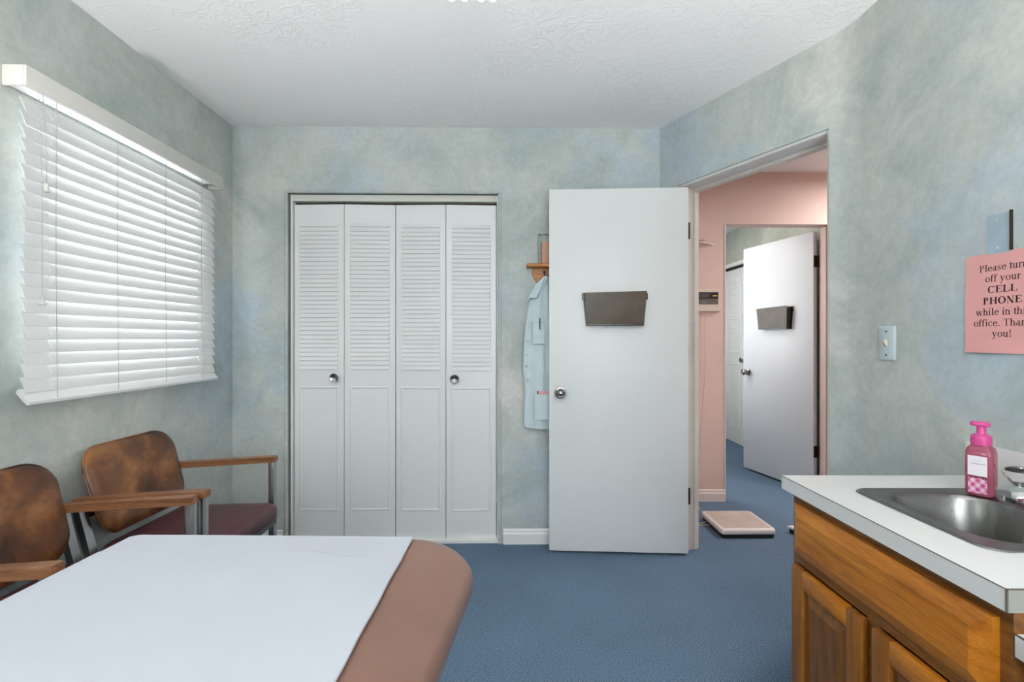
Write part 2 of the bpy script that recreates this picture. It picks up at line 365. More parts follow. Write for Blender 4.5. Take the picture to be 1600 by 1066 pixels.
# baseboards
def baseboard(name, pts, m, lab):
    b = NB()
    prof = [(0, 0), (.014, 0), (.014, .060), (.009, .068), (.009, .080), (.004, .088), (0, .088)]
    (x0, y0), (x1, y1) = pts; d = V(x1-x0, y1-y0).normalized(); n = V(d.y, -d.x)
    loft(b, [[(p[0]+n.x*o, p[1]+n.y*o, z) for o, z in prof] for p in pts])
    st(obj(name, b, m), lab, 'baseboard')
baseboard('baseboard_back', [(-.012, YB), (.895, YB)], M['trim'], 'white baseboard between the closet and the door')
baseboard('baseboard_back_left', [(XL+.015, YB), (CX0-.02, YB)], M['trim'], 'white baseboard left of the closet')
baseboard('baseboard_left', [(XL, YF+.02), (XL, YB)], M['trim'], 'white baseboard behind the chairs')
b = NB(); box(b, CX0+.012, CX1-.006, YB+.006, YB+.08, 0, .014)
st(obj('trim_1', b, M['trim']), 'white threshold strip under the closet doors', 'trim')
# closet jamb: head rail and thin side jambs
b = NB(); jy = YB+.03
box(b, CX0+.018, CX1-.012, jy, jy+.07, 2.014, CZ-.008, bev=.002); st(obj('trim_2', b, M['valance']), 'white head rail above the closet doors', 'trim')
for k, (x0, x1) in enumerate(((CX0+.012, CX0+.022), (CX1-.014, CX1-.004))):
    b = NB(); box(b, x0, x1, jy-.004, jy+.08, 0.014, CZ-.008); st(obj('trim_%d' % (k+3), b, M['trim']), 'white side jamb of the closet', 'trim')
b = NB(); box(b, CX0+.022, CX1-.016, jy+.045, jy+.075, 2.000, 2.014); st(obj('trim_5', b, M['bronze']), 'dark sliding track over the closet doors', 'trim')
# bullnosed plaster edge round the closet opening
b = NB()
tube(b, [(CX0-.004, YB+.004, 0), (CX0-.004, YB+.004, CZ+.003)], .011, 10); tube(b, [(CX1+.004, YB+.004, 0), (CX1+.004, YB+.004, CZ+.003)], .011, 10)
tube(b, [(CX0-.004, YB+.004, CZ+.003), (CX1+.004, YB+.004, CZ+.003)], .011, 10)
st(obj('trim_6', b, M['wall'], smooth=True), 'rounded plaster edge of the closet opening', 'trim')

# bifold closet doors
def bifold_panel(width, H, parent, m, knob=None, loc=(0, 0, 0), rz=0, mirror=1):
    """origin at bottom left front corner of leaf, x right, front face at y=0 (towards -y)"""
    b = NB(); box(b, .0015, width-.0015, 0, .022, 0, H, bev=.002)
    # pressed louvres
    lx0, lx1 = .034, width-.034
    z = 1.005
    while z < 1.005+.0255*33.5:
        z1 = z+.0235
        y_ = -.0095
        v = [b.verts.new(p) for p in ((lx0, .0005, z), (lx1, .0005, z), (lx1-.003, y_, z+.0008), (lx0+.003, y_, z+.0008), (lx0, .0005, z1), (lx1, .0005, z1))]
        for q in ((0, 1, 2, 3), (3, 2, 5, 4), (0, 3, 4), (1, 5, 2)): b.faces.new([v[i] for i in q])
        z += .0255
    # pressed moulding of the lower field
    for (x0, x1, z0, z1, h, w_) in ((.030, width-.030, .165, .905, .0035, .013),):
        lps = []
        for ins, y in ((0, .0004), (w_*.45, -h), (w_*.8, -h), (w_*1.3, .0004)):
            lps.append([(x0+ins, y, z0+ins), (x1-ins, y, z0+ins), (x1-ins, y, z1-ins), (x0+ins, y, z1-ins)])
        loft(b, lps, cap=False)
    leaf = obj('door_leaf', b, m, parent, loc=loc, rot=(0, 0, rz), smooth=True, sharp=20)
    if knob is not None:
        b = NB()
        lathe(b, [(.009, 0), (.008, .010), (.016, .015), (.0240, .021), (.0262, .027), (.0235, .030), (.012, .0245), (.001, .0225)], 28, (knob, 0, .955), 'y')
        obj('door_knob', b, M['satin'], leaf, smooth=True, sharp=60)
H = 1.980; Z0 = .017; FY = YB+.046
x0, x1 = CX0+.024, CX1-.016; xm = (x0+x1)/2; lw = (xm-x0)/2
fold = .013; an = math.asin(fold/lw)
d3 = bpy.data.objects.new('door_1', None); COL.objects.link(d3); d3.location = (x0, FY, Z0); st(d3, 'left folding pair of white louvred closet doors', 'door')
bifold_panel(lw, H, d3, M['bifold'], knob=lw-.052, loc=(0, 0, 0), rz=-an)
bifold_panel(lw, H, d3, M['bifold'], loc=(lw*math.cos(an), -fold, 0), rz=an)
d4 = bpy.data.objects.new('door_2', None); COL.objects.link(d4); d4.location = (xm, FY, Z0); st(d4, 'right folding pair of white louvred closet doors', 'door')
bifold_panel(lw, H+.004, d4, M['bifold'], loc=(0, 0, -.004), rz=-an)
bifold_panel(lw, H+.008, d4, M['bifold'], knob=.052, loc=(lw*math.cos(an), -fold, -.008), rz=an)

# ------------------------------------------------------------------ doorway frame in the slanting wall
jt = .013
b = NB(); prism(b, [(T0, .012), (T0+jt, .012), (T0+jt, TH+.004), (T0, TH+.004)], 0, DZ, A)
prism(b, [(T0+jt, .112), (T0+jt+.008, .112), (T0+jt+.008, .140), (T0+jt, .140)], 0, DZ-jt, A)
st(obj('trim_7', b, M['jamb']), 'cream hinge jamb of the doorway', 'trim')
b = NB(); prism(b, [(T1-jt, .012), (T1, .012), (T1, TH+.004), (T1-jt, TH+.004)], 0, DZ, A)
prism(b, [(T1-jt-.008, .112), (T1-jt, .112), (T1-jt, .140), (T1-jt-.008, .140)], 0, DZ-jt, A)
st(obj('trim_8', b, M['jamb']), 'cream latch jamb of the doorway', 'trim')
b = NB(); prism(b, [(T0+jt, .012), (T1-jt, .012), (T1-jt, TH+.004), (T0+jt, TH+.004)], DZ-jt, DZ, A)
st(obj('trim_9', b, M['jamb_grey']), 'grey head jamb of the doorway', 'trim')
b = NB(); prism(b, [(T0+jt, .108), (T1-jt, .108), (T1-jt, .144), (T0+jt, .144)], DZ-jt-.014, DZ-jt, A)
st(obj('trim_10', b, M['jamb']), 'grey door stop under the head jamb', 'trim')

def door_knob(parent, loc, m, rz=0, side='y'):
    """rose + knob pointing -y of parent"""
    b = NB()
    lathe(b, [(.033, 0), (.033, .004), (.030, .009), (.014, .011), (.0125, .026), (.019, .031), (.0262, .040), (.0285, .050), (.0265, .059), (.020, .063), (.0165, .0615), (.0150, .0600), (.0125, .0625), (.001, .0630)], 32, (0, 0, 0), side)
    return obj('door_knob', b, m, parent, smooth=True, loc=loc, rot=(0, 0, rz), sharp=50)
# entry door, opened back against the closet wall
DL = (.246, 2.674); DRt = (1.012, 2.6225)
ang = math.atan2(DRt[1]-DL[1], DRt[0]-DL[0]); dw = math.hypot(DRt[0]-DL[0], DRt[1]-DL[1])
d1 = bpy.data.objects.new('door_3', None); COL.objects.link(d1); d1.location = (DL[0], DL[1], 0); d1.rotation_euler = (0, 0, ang)
st(d1, 'plain white door opened back against the closet wall', 'door')
bxo('door_leaf', M['door'], (0, dw, 0, .035, .013, 2.040), d1, bev=.0015)
door_knob(d1, (.062, 0, .900), M['satin'])
b = NB(); lathe(b, [(.033, 0), (.033, .004), (.014, .010), (.0125, .020), (.024, .028), (.024, .036), (.001, .037)], 24, (0, 0, 0), 'y'); obj('door_knob', b, M['satin'], d1, smooth=True, loc=(.062, .035, .900), rot=(0, 0, PI))
for z in (1.80, .33):
    b = NB(); tube(b, [(dw+.006, .004, z-.045), (dw+.006, .004, z+.045)], .006, 10)
    box(b, dw, dw+.0025, .004, .032, z-.045, z+.045)
    obj('hinge', b, M['bronze'], d1, smooth=True)

# ------------------------------------------------------------------ hallway and far room
HY, HY2 = 3.51, 3.62
OX0, OX1, OZ = 1.628, 2.425, 2.053
b = NB(); box(b, 1.08, OX0, HY, HY2, 0, ZC); box(b, OX1, 3.5, HY, HY2, 0, ZC); box(b, OX0, OX1, HY, HY2, OZ, ZC)
st(obj('wall_hall_far', b, M['pink']), 'pink hallway wall with an inner doorway', 'wall')
b = NB(); box(b, 1.08, 1.15, 2.88, HY, 0, ZC); st(obj('wall_hall_left', b, M['pink']), 'pink end wall of the hallway', 'wall')
b = NB(); box(b, 3.42, 3.5, .9, HY, 0, ZC); box(b, XR+.12, 3.42, .9, .98, 0, ZC); st(obj('wall_hall_right', b, M['pink']), 'pink wall at the right end of the hallway', 'wall')
baseboard('baseboard_hall', [(1.15, HY), (OX0-.002, HY)], M['pink_trim'], 'pale pink baseboard in the hallway')
b = NB(); box(b, OX0-.006, OX0+.004, HY-.004, HY+.02, 0, OZ, bev=.002); st(obj('trim_12', b, M['pink_trim']), 'pale corner strip of the inner doorway', 'trim')
# inner doorway lining + stop
b = NB(); box(b, OX1-.014, OX1, HY+.004, HY2+.006, 0, OZ-.006); box(b, OX1-.024, OX1-.014, HY+.03, HY2-.04, 0, OZ-.006)
st(obj('trim_13', b, M['pink']), 'pink painted jamb of the inner doorway', 'trim')
# far room
FXR = 2.60
b = NB(); box(b, 2.475, FXR+.1, HY2, 4.52, 0, ZC); box(b, FXR, FXR+.1, 4.52, 4.66, 0, ZC); box(b, FXR, FXR+.1, 5.92, 6.6, 0, ZC); box(b, FXR, FXR+.1, 4.66, 5.92, 2.07, ZC)  # near box set forward to darken the gap behind the open door
st(obj('wall_far_right', b, M['wall_far']), 'olive green washed wall of the far room', 'wall')
b = NB(); box(b, .9, FXR+.9, 6.6, 6.7, 0, ZC); box(b, .82, .9, HY2, 4.25, 0, ZC); box(b, .82, .9, 5.45, 6.7, 0, ZC); box(b, .82, .9, 4.25, 5.45, 0, .95); box(b, .82, .9, 4.25, 5.45, 2.05, ZC); box(b, FXR+.8, FXR+.9, 4.5, 6.6, 0, ZC)
st(obj('wall_far_back', b, M['wall_far']), 'olive green washed end walls of the far room', 'wall')
w3 = bpy.data.objects.new('added_window_3', None); COL.objects.link(w3); w3.location = (.86, 4.85, 1.5); st(w3, 'added unseen window lighting the far room', 'window')  # added opening so daylight evens out the far door
bf = NB()
for q in ((-.6, .6, -.55, -.51), (-.6, .6, .51, .55), (-.6, -.56, -.51, .51), (.56, .6, -.51, .51), (-.02, .02, -.51, .51)): box(bf, -.03, .03, *q)
obj('window_frame', bf, M['trim'], w3); bxo('pane', M['glass'], (-.004, .004, -.56, .56, -.51, .51), w3)
b = NB(); box(b, FXR-.004, FXR+.06, 4.66, 5.92, 2.03, 2.07); st(obj('trim_14', b, M['trim']), 'white head rail over the closet of the far room', 'trim')
b = NB(); box(b, FXR+.03, FXR+.06, 4.66, 5.92, 2.005, 2.03); st(obj('trim_15', b, M['bronze']), 'dark track over the closet of the far room', 'trim')
d5 = bpy.data.objects.new('door_4', None); COL.objects.link(d5); d5.location = (FXR+.03, 5.902, .015); d5.rotation_euler = (0, 0, -PI/2)
st(d5, 'white louvred folding closet doors seen through the inner doorway', 'door')
for k in range(4):
    bifold_panel(.303, 1.985, d5, M['bifold'], knob={1: None, 2: .05}.get(k), loc=(.303*k, 0, 0))
# far door
d2 = bpy.data.objects.new('door_5', None); COL.objects.link(d2)
HGX, HGY = 2.372, 3.640; fx, fy = 2.2055, 4.387
a2 = math.atan2(HGY-fy, HGX-fx); d2.location = (fx, fy, 0); d2.rotation_euler = (0, 0, a2)
dl = math.hypot(HGX-fx, HGY-fy)
st(d2, 'plain white door standing open in the far room', 'door')
bxo('door_leaf', M['door_far'], (0, dl, 0, .035, .018, 2.03), d2, bev=.0015)
door_knob(d2, (.065, 0, .90), M['satin'])
for z in (1.80, .33):
    b = NB(); tube(b, [(dl+.006, .040, z-.045), (dl+.006, .040, z+.045)], .007, 10); box(b, dl, dl+.003, .002, .036, z-.045, z+.045); obj('hinge', b, M['bronze'], d2, smooth=True)
    b = NB(); 
# ------------------------------------------------------------------ wall paper pockets on the two doors
def file_pocket(loc, rz, lab, wd=.355):
    t = thing('file_pocket', lab, 'paper holder', loc, rz, None)
    # local: x right, -y out, origin centre of back plate
    wt, wb, h = wd/2, wd/2-.018, .185
    b = NB()
    prism(b, [(-wt, h/2), (wt, h/2), (wb, -h/2), (-wb, -h/2)], 0, .003, lambda a, c_, z: (a, -z, c_)); obj('back_plate', b, M['smoke_edge'], t)
    b = NB()
    tilt = .012
    f0, f1 = .042, .052
    v = lambda a, c_, z: (a, -(f0 + (f1-f0)*((c_+h/2)/h)) - z, c_)
    prism(b, [(-wt+.012, h/2-.004), (wt-.010, h/2+.004), (wb-.006, -h/2+.010), (-wb+.010, -h/2+.010)], 0, .0028, v); obj('front_panel', b, M['smoke'], t, smooth=False)
    for s in (-1, 1):
        b = NB()
        loft(b, [[(s*(wt-.012)-.002, -.003, h/2-.006), (s*(wt-.012)+.002, -.003, h/2-.006), (s*(wt-.012)+.002, -f1, h/2-.006), (s*(wt-.012)-.002, -f1, h/2-.006)],
                 [(s*(wb-.008)-.002, -.003, -h/2), (s*(wb-.008)+.002, -.003, -h/2), (s*(wb-.008)+.002, -f0, -h/2), (s*(wb-.008)-.002, -f0, -h/2)]])
        sp_ = obj('side_panel', b, M['smoke_edge'], t)
        b = NB(); box(b, s*(wt-.004)-.008, s*(wt-.004)+.008, -.009, -.003, h/2-.04, h/2-.004, bev=.001); obj('mounting_clip', b, M['smoke_edge'], sp_)
    b = NB(); box(b, -wb+.006, wb-.006, -f0-.003, -.003, -h/2, -h/2+.010, bev=.002)
    for x in (-.085, .10): box(b, x-.006, x+.006, -f0-.006, -f0-.003, -h/2+.001, -h/2+.009)
    obj('bottom_panel', b, M['smoke_edge'], t)
    return t
def on_door(root, x, z):
    a = root.rotation_euler[2]; return (root.location[0]+x*math.cos(a), root.location[1]+x*math.sin(a), z)
file_pocket(on_door(d1, .363, 1.366), ang, 'smoked brown plastic paper pocket on the near white door')
file_pocket(on_door(d2, .395, 1.375), a2, 'smoked brown plastic paper pocket on the door in the far room', .36)

# ------------------------------------------------------------------ window blind
def Yat(u, X): return X/math.tan(math.atan((u-800)/F)+YAW)
BY0, BY1 = 1.538, 2.525
bl = thing('window_blind', 'wide white slatted blind with ivory valance covering the window', 'blind', (XL, (BY0+BY1)/2, .99))
oy = (BY0+BY1)/2; oz = .99
def toB(x, y, z): return (x-XL, y-oy, z-oz)
b = NB()
prof = []
tilt = math.radians(68)
for k in range(9):
    s = k/8-.5
    prof.append((s*.053, .0016*(1-(2*s)**2)))
N = 22
for k in range(N):
    zc = 1.0535+.0427*k + (.0015 if k % 5 == 2 else 0); xc = -1.5345
    dz = random.uniform(-.0006, .0006)
    lo = []
    for (s, h) in prof:
        # s from -.025 (wall side, top) to .025 (room side, bottom); bulge faces the room
        lo.append((xc + s*math.cos(tilt) + h*math.sin(tilt), zc - s*math.sin(tilt) + h*math.cos(tilt)))
    sec = [(x, z) for x, z in lo] + [(x-.0022*math.sin(tilt), z-.0022*math.cos(tilt)) for x, z in reversed(lo)]
    loft(b, [[toB(x, BY0+random.uniform(-.0006, .0006), z+dz) for x, z in sec], [toB(x, BY1, z-dz) for x, z in sec]])
obj('slats', b, M['blind'], bl, smooth=True)
b = NB()
lps = []
for (y) in (BY0-.004, BY1+.004):
    lps.append([toB(x, y, z) for x, z in ((-1.552, 1.034), (-1.545, 1.040), (-1.512, .999), (-1.512, .990), (-1.520, .990), (-1.552, 1.026))])
loft(b, lps); obj('bottom_rail', b, M['blind'], bl)
b = NB(); VX = -1.512; VY0, VY1 = 1.526, 2.580
box(b, *(VX-.010-XL, VX-XL), VY0-oy, VY1-oy, 2.003-oz, 2.068-oz, bev=.002)
box(b, .0, VX-.010-XL, VY0-oy, VY0+.010-oy, 2.003-oz, 2.068-oz, bev=.001); box(b, .0, VX-.010-XL, VY1-.010-oy, VY1-oy, 2.003-oz, 2.068-oz, bev=.001)
obj('valance', b, M['valance'], bl, smooth=True)
bxo('headrail', M['trim'], (.004, .05, BY0+.01-oy, BY1-.01-oy, 2.010-oz, 2.060-oz), bl)
for u in (88, 184, 259, 315):
    y = Yat(u, -1.520); b = NB()
    tube(b, [toB(-1.519, y, 2.01), toB(-1.521, y, 1.5), toB(-1.516, y, .995)], .0011, 5); obj('lift_cord', b, M['cord'], bl)
for u in (81, 313):
    y = Yat(u, -1.524); b = NB()
    pts = []
    for k in reversed(range(N)):
        z = 1.0535+.0427*k
        pts += [toB(-1.5345, y-.003, z+.012), toB(-1.5250, y+.003, z-.012), toB(-1.532, y+.002, z-.016), toB(-1.534, y, z-.026)]
    tube(b, pts, .0016, 5)
    obj('ladder_tape', b, M['whitecord'], bl)
for u, zt in ((66.5, 1.320), (73, 1.690)):
    y = Yat(u, -1.500); b = NB()
    tube(b, [toB(-1.513, y, 2.01), toB(-1.502, y, 1.8 if zt < 1.6 else 1.85), toB(-1.500, y, zt+.02)], .0011, 5); cobj = obj('pull_cord', b, M['cord'], bl)
    b = NB(); lathe(b, [(.003, .030), (.0065, .028), (.0055, .018), (.0065, .008), (.0095, .002), (.008, 0), (.001, 0)][::-1], 16, toB(-1.500, y, zt-.01)); obj('tassel', b, M['valance'], cobj, smooth=True)

# ------------------------------------------------------------------ armchairs
def make_chair(label, cx, cdp, group, dx=0):
    t = thing('armchair', label, 'chair', W(cx, cdp), -YAW, group)
    # backrest
    b = NB(); y0, y1, z0, z1 = -.229, .229, .474, .794
    def bend(y, z, off):  # curved shell, leaning back towards the top
        return (-.200 - .29*(z-.487) + off + .50*(y*y), y, z)
    cz = (z0+z1)/2
    def outline(s, off):
        pts = []
        for (yy, zz) in rrect(y0, y1, z0, z1, .085, 7):
            # bottom corners slightly tapered
            k = 1 - .05*max(0, (cz-zz)/(z1-z0)*2)
            pts.append(bend(yy*s*k, cz+(zz-cz)*s, off))
        return pts
    lps = [outline(s, o) for s, o in ((.02, -.009), (.5, -.009), (.93, -.009), (.985, -.007), (1, 0), (.985, .010), (.95, .018), (.8, .027), (.6, .031), (.35, .033), (.02, .034))]
    loft(b, lps); back = obj('backrest', b, M['leather'], t, smooth=True, sharp=70)
    b = NB(); pts = outline(1.0, .002); tube(b, pts+[pts[0], pts[1]], .0042, 6); obj('piping', b, M['leather'], back, smooth=True)
    # seat cushion
    b = NB(); sx0, sx1, sy = -.195, .248, .226
    lps = []
    for ins, z in ((.03, .385), (.006, .390), (0, .402), (0, .440), (.006, .452), (.02, .461), (.06, .467), (.12, .470), (.19, .471)):
        lps.append([(x, y, z - .02*(.25-x)) for x, y in rrect(sx0+ins, sx1-ins, -sy+ins, sy-ins, max(.012, .035-ins*.1), 5)])
    loft(b, lps); obj('seat', b, M['burgundy'], t, smooth=True, sharp=60)
    b = NB(); box(b, -.20, .235, -.225, .225, .362, .385, bev=.003); obj('seat_frame', b, M['black'], t, smooth=True)
    for s in (-1, 1):
        yc = s*.2485
        b = NB(); pl = [(-.245, -.022), (.200, -.024), (.223, -.012), (.223, .018), (.210, .025), (-.245, .022)]
        if s > 0: pl = [(x, -y) for x, y in pl][::-1]
        f = lambda a, c_, z: (a, yc+c_, z + .030*(a+.24)/.47)
        prism(b, pl, .608, .634, f)
        bmesh.ops.bevel(b, geom=b.edges[:], offset=.003, segments=2, affect='EDGES')
        obj('armrest', b, M['armwood'], t, smooth=True)
        bxo('front_leg', M['chairmetal'], (.191, .215, yc-.016, yc+.016, 0, .636), t, bev=.0015)
        b = NB()
        path = [(-.235, 0), (-.192, .30), (-.190, .42), (-.228, .565), (-.240, .612)]
        loft(b, [[(x-.012, yc-.016, z), (x+.012, yc-.016, z), (x+.012, yc+.016, z), (x-.012, yc+.016, z)] for x, z in path])
        obj('rear_leg', b, M['chairmetal'], t)
        bxo('side_rail', M['chairmetal'], (-.185, .200, yc-.010, yc+.010, .355, .385), t)
    # straps carrying the back
    b = NB(); box(b, -.262, -.246, -.2325, .2325, .545, .575)
    obj('back_bar', b, M['chairmetal'], t)
    return t
make_chair('tan leather armchair with burgundy seat nearer the closet', -1.305, 1.9465, 'armchairs along the window wall')
make_chair('tan leather armchair nearer the viewer, cut off by the left edge of the picture', -1.305, 1.386, 'armchairs along the window wall')

# ------------------------------------------------------------------ exam table
TR = -YAW - .018
t = thing('exam_table', 'brown vinyl examination table partly covered with white paper', 'exam table', W(-.43, 0), TR)
px0, px1, py0, py1 = -.345, .345, -.95, .945
b = NB(); lps = []
for i in range(15):
    a = -PI/2 + PI*i/14
    e = .055; hh = .055
    ins = e*(1-abs(math.cos(a))**.8); z = .763+hh*math.sin(a)
    if i > 7: ins = .12*(1-abs(math.cos(a))**.8)
    lps.append([(x, y, z) for x, y in rrect(px0+ins*.5, px1-ins, py0+ins*.4, py1-ins*.33, max(.02, .085-ins*.5), 8)])
lps.append([(x, y, .8195) for x, y in rrect(px0+.08, px1-.15, py0+.08, py1-.06, .02, 8)])
lps = [[(x - (max(0, .80-y)*.10 if x > 0 else 0), y, z) for x, y, z in lp] for lp in lps]
loft(b, lps); obj('pad', b, M['vinyl'], t, smooth=True, sharp=60)
bxo('cabinet', M['navy'], (px0+.04, px1-.040, py0+.06, py1-.20, .05, .708), t, bev=.004)
bxo('plinth', M['black'], (px0+.07, px1-.06, py0+.1, py1-.25, 0, .05), t)
# exam paper (rests on the pad)
pp = thing('exam_paper', 'white paper sheet pulled over the brown examination table', 'paper', W(-.43, 0, .82), TR)
def sheet(bm, xs, y_far, z, right_wave, y_near=-.9):
    nx = len(xs); ny = 60; rows = []
    for j in range(ny+1):
        row = []
        for i, x in enumerate(xs):
            yf = y_far(x); y = y_near + (yf-y_near)*(1-(1-j/ny)**1.6)
            zz = z
            if x < -.300: zz -= .55*(-.300-x)**1.3 * 1.0 + max(0, (-.322-x))*2.2
            xx = x
            if x < -.322: xx = -.322 - (-.322-x)*.25
            if i == nx-1 and right_wave: xx += .0006*math.sin(y*47+1)
            if i == 0: zz += .003*math.sin(y*17)
            zz += .0004*math.sin(y*9+x*7)*(1 if abs(x) < .28 else .4) + (-.0004 if z > .0045 and j == ny else 0)
            row.append(bm.verts.new((xx, y, zz)))
        rows.append(row)
    for a_, b_ in zip(rows, rows[1:]):
        for i in range(nx-1): bm.faces.new([a_[i], a_[i+1], b_[i+1], b_[i]])
xs = [-.352, -.344, -.336, -.328, -.322, -.316, -.308, -.300] + [-.28+.0333*i for i in range(16)]
xs = [x for x in xs if x < .222] + [.2265]
b = NB(); sheet(b, xs, lambda x: .912 + .0*x, .0035, True)
o = obj('sheet', b, M['paper'], pp); md = o.modifiers.new('thick', 'SOLIDIFY'); md.thickness = .0006; md.offset = -1
def wave(x):
    return .846 - .044*math.exp(-((x+.105)/.055)**2) - .022*math.exp(-((x-.14)/.05)**2)
xs2 = [-.352, -.344, -.336, -.328, -.322, -.316, -.308, -.300] + [-.29+.012*i for i in range(43)] + [.2255]
b = NB(); sheet(b, xs2, wave, .0050, True)
o = obj('overlapping_sheet', b, M['paper'], pp); md = o.modifiers.new('thick', 'SOLIDIFY'); md.thickness = .0005; md.offset = -1

# ------------------------------------------------------------------ sink cabinet (built in the counter's own frame = camera-heading frame)
CR = -YAW
def CF(x, d, z): return W(x, d, z)
cab = thing('sink_cabinet', 'honey oak base cabinet with raised panel doors under the sink', 'cabinet', W(.826, 1.09), CR)
# local frame: x into the cabinet, y along (far = +), origin at the face frame
y0, y1 = .785-1.09, 1.397-1.09
wallx = XR - .826 - .015
b = NB(); box(b, .018, wallx-.012, y0, y0+.016, 0, .757); box(b, .018, wallx-.012, y1-.016, y1, 0, .757); box(b, .018, wallx-.012, y0+.016, y1-.016, .09, .106); box(b, wallx-.016, wallx-.012, y0+.016, y1-.016, .106, .757)
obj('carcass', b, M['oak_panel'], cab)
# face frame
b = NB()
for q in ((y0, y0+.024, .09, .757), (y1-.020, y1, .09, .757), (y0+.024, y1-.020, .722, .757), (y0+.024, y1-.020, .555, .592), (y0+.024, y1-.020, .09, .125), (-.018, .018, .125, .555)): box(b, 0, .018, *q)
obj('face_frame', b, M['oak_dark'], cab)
bxo('toe_kick', M['black'], (.06, .075, y0+.016, y1-.016, 0, .09), cab)
def bevelled_front(bm, ya, yb, za, zb, thick, inset, rise):
    lps = []
    for ins, x in ((0, 0), (0, -thick+rise), (inset, -thick)):
        lps.append([(x, ya+ins, za+ins), (x, yb-ins, za+ins), (x, yb-ins, zb-ins), (x, ya+ins, zb-ins)])
    loft(bm, lps)
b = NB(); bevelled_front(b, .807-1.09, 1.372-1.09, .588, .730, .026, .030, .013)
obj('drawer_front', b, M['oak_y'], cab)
def raised_door(ya, yb, za, zb):
    b = NB(); s = .050
    for q in ((ya, ya+s, za, zb), (yb-s, yb, za, zb)): box(b, -.019, -.0005, *q, bev=.003)
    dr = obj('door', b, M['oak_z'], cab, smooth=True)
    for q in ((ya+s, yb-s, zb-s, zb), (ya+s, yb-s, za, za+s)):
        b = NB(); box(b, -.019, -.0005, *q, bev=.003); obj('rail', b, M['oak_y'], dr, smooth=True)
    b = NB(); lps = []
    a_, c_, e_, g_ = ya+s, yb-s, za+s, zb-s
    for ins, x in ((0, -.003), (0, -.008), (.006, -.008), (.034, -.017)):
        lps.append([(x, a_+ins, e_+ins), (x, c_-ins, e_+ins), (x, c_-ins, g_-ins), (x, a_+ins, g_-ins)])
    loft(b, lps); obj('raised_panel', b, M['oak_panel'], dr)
raised_door(1.103-1.09, 1.378-1.09, .112, .553)
raised_door(.803-1.09, 1.072-1.09, .112, .553)

# countertop with cut-out
ct = thing('countertop', 'white laminate countertop holding the steel sink', 'countertop', W(.798, 1.09, .758), CR)
def slab_hole(bm, X, Y, z0, z1):
    g = {}
    for zi, z in enumerate((z0, z1)):
        for i, x in enumerate(X):
            for j, y in enumerate(Y): g[i, j, zi] = bm.verts.new((x, y, z))
    for i in range(3):
        for j in range(3):
            if (i, j) == (1, 1): continue
            for zi in (0, 1): bm.faces.new([g[i, j, zi], g[i+1, j, zi], g[i+1, j+1, zi], g[i, j+1, zi]])
    def wall(a, c): bm.faces.new([g[a[0], a[1], 0], g[c[0], c[1], 0], g[c[0], c[1], 1], g[a[0], a[1], 1]])
    for i in range(3): wall((i, 0), (i+1, 0)); wall((i, 3), (i+1, 3)); wall((0, i), (0, i+1)); wall((3, i), (3, i+1))
    wall((1, 1), (2, 1)); wall((1, 2), (2, 2)); wall((1, 1), (1, 2)); wall((2, 1), (2, 2))
cw = XR-.798-.012
cy0, cy1 = .770-1.09, 1.413-1.09
SX0, SX1, SY0, SY1 = .905-.798, 1.292-.798, .900-1.09, 1.283-1.09
b = NB(); slab_hole(b, [.001, SX0+.02, SX1-.015, cw], [cy0+.001, SY0+.02, SY1-.02, cy1], 0, .038); obj('slab', b, M['laminate'], ct)
b = NB(); box(b, 0, .0012, cy0+.0014, cy1, .0372, .0385); box(b, 0, cw, cy0-.002, cy0+.0012, .0372, .0385); box(b, -.0002, .0012, cy0, cy0+.0014, 0, .0385); obj('edge_seam', b, M['seam'], ct)
bxo('shaded_end_strip', M['endgrey'], (.0015, cw, cy0-.0022, cy0+.001, .0006, .0372), ct)  # greyer end laminate, darkened to put the end face's shade in its colour
bs = bxo('backsplash', M['laminate'], (cw-.020, cw-.001, cy0, cy1-.014, .038, .142), ct, bev=.0015)
# sink
sk = thing('sink', 'small stainless steel bar sink set in the white countertop', 'sink', W(.798, 1.09, .796), CR)
b = NB(); lps = []
bx0, bx1, by0, by1 = SX0+.045, SX1-.095, SY0+.040, SY1-.040
def rr(i, x0, x1, y0_, y1_, r, z): return [(x, y, z) for x, y in rrect(x0, x1, y0_, y1_, r, 8)]
lps += [rr(0, SX0, SX1, SY0, SY1, .040, .0008), rr(0, SX0+.002, SX1-.002, SY0+.002, SY1-.002, .040, .0038), rr(0, SX0+.008, SX1-.008, SY0+.008, SY1-.008, .036, .0046), rr(0, SX0+.014, SX1-.014, SY0+.014, SY1-.014, .034, .0030)]
lps += [rr(0, bx0-.012, bx1+.010, by0-.012, by1+.012, .085, .0030), rr(0, bx0-.004, bx1+.003, by0-.004, by1+.004, .082, .0005), rr(0, bx0, bx1, by0, by1, .080, -.008)]
lps += [rr(0, bx0+.006, bx1-.006, by0+.006, by1-.006, .078, -.10), rr(0, bx0+.016, bx1-.016, by0+.016, by1-.016, .070, -.130), rr(0, bx0+.035, bx1-.035, by0+.035, by1-.035, .055, -.142), rr(0, bx0+.09, bx1-.09, by0+.11, by1-.11, .02, -.146)]
r_ = loft(b, lps, cap=False); b.faces.new(r_[-1])
obj('basin', b, M['steel'], sk, smooth=True, sharp=50)
b = NB(); lathe(b, [(.038, 0), (.038, .002), (.034, .003), (.028, .0005), (.001, .0005)], 28, ((bx0+bx1)/2, (by0+by1)/2, -.1458)); obj('drain', b, M['chrome'], sk, smooth=True)
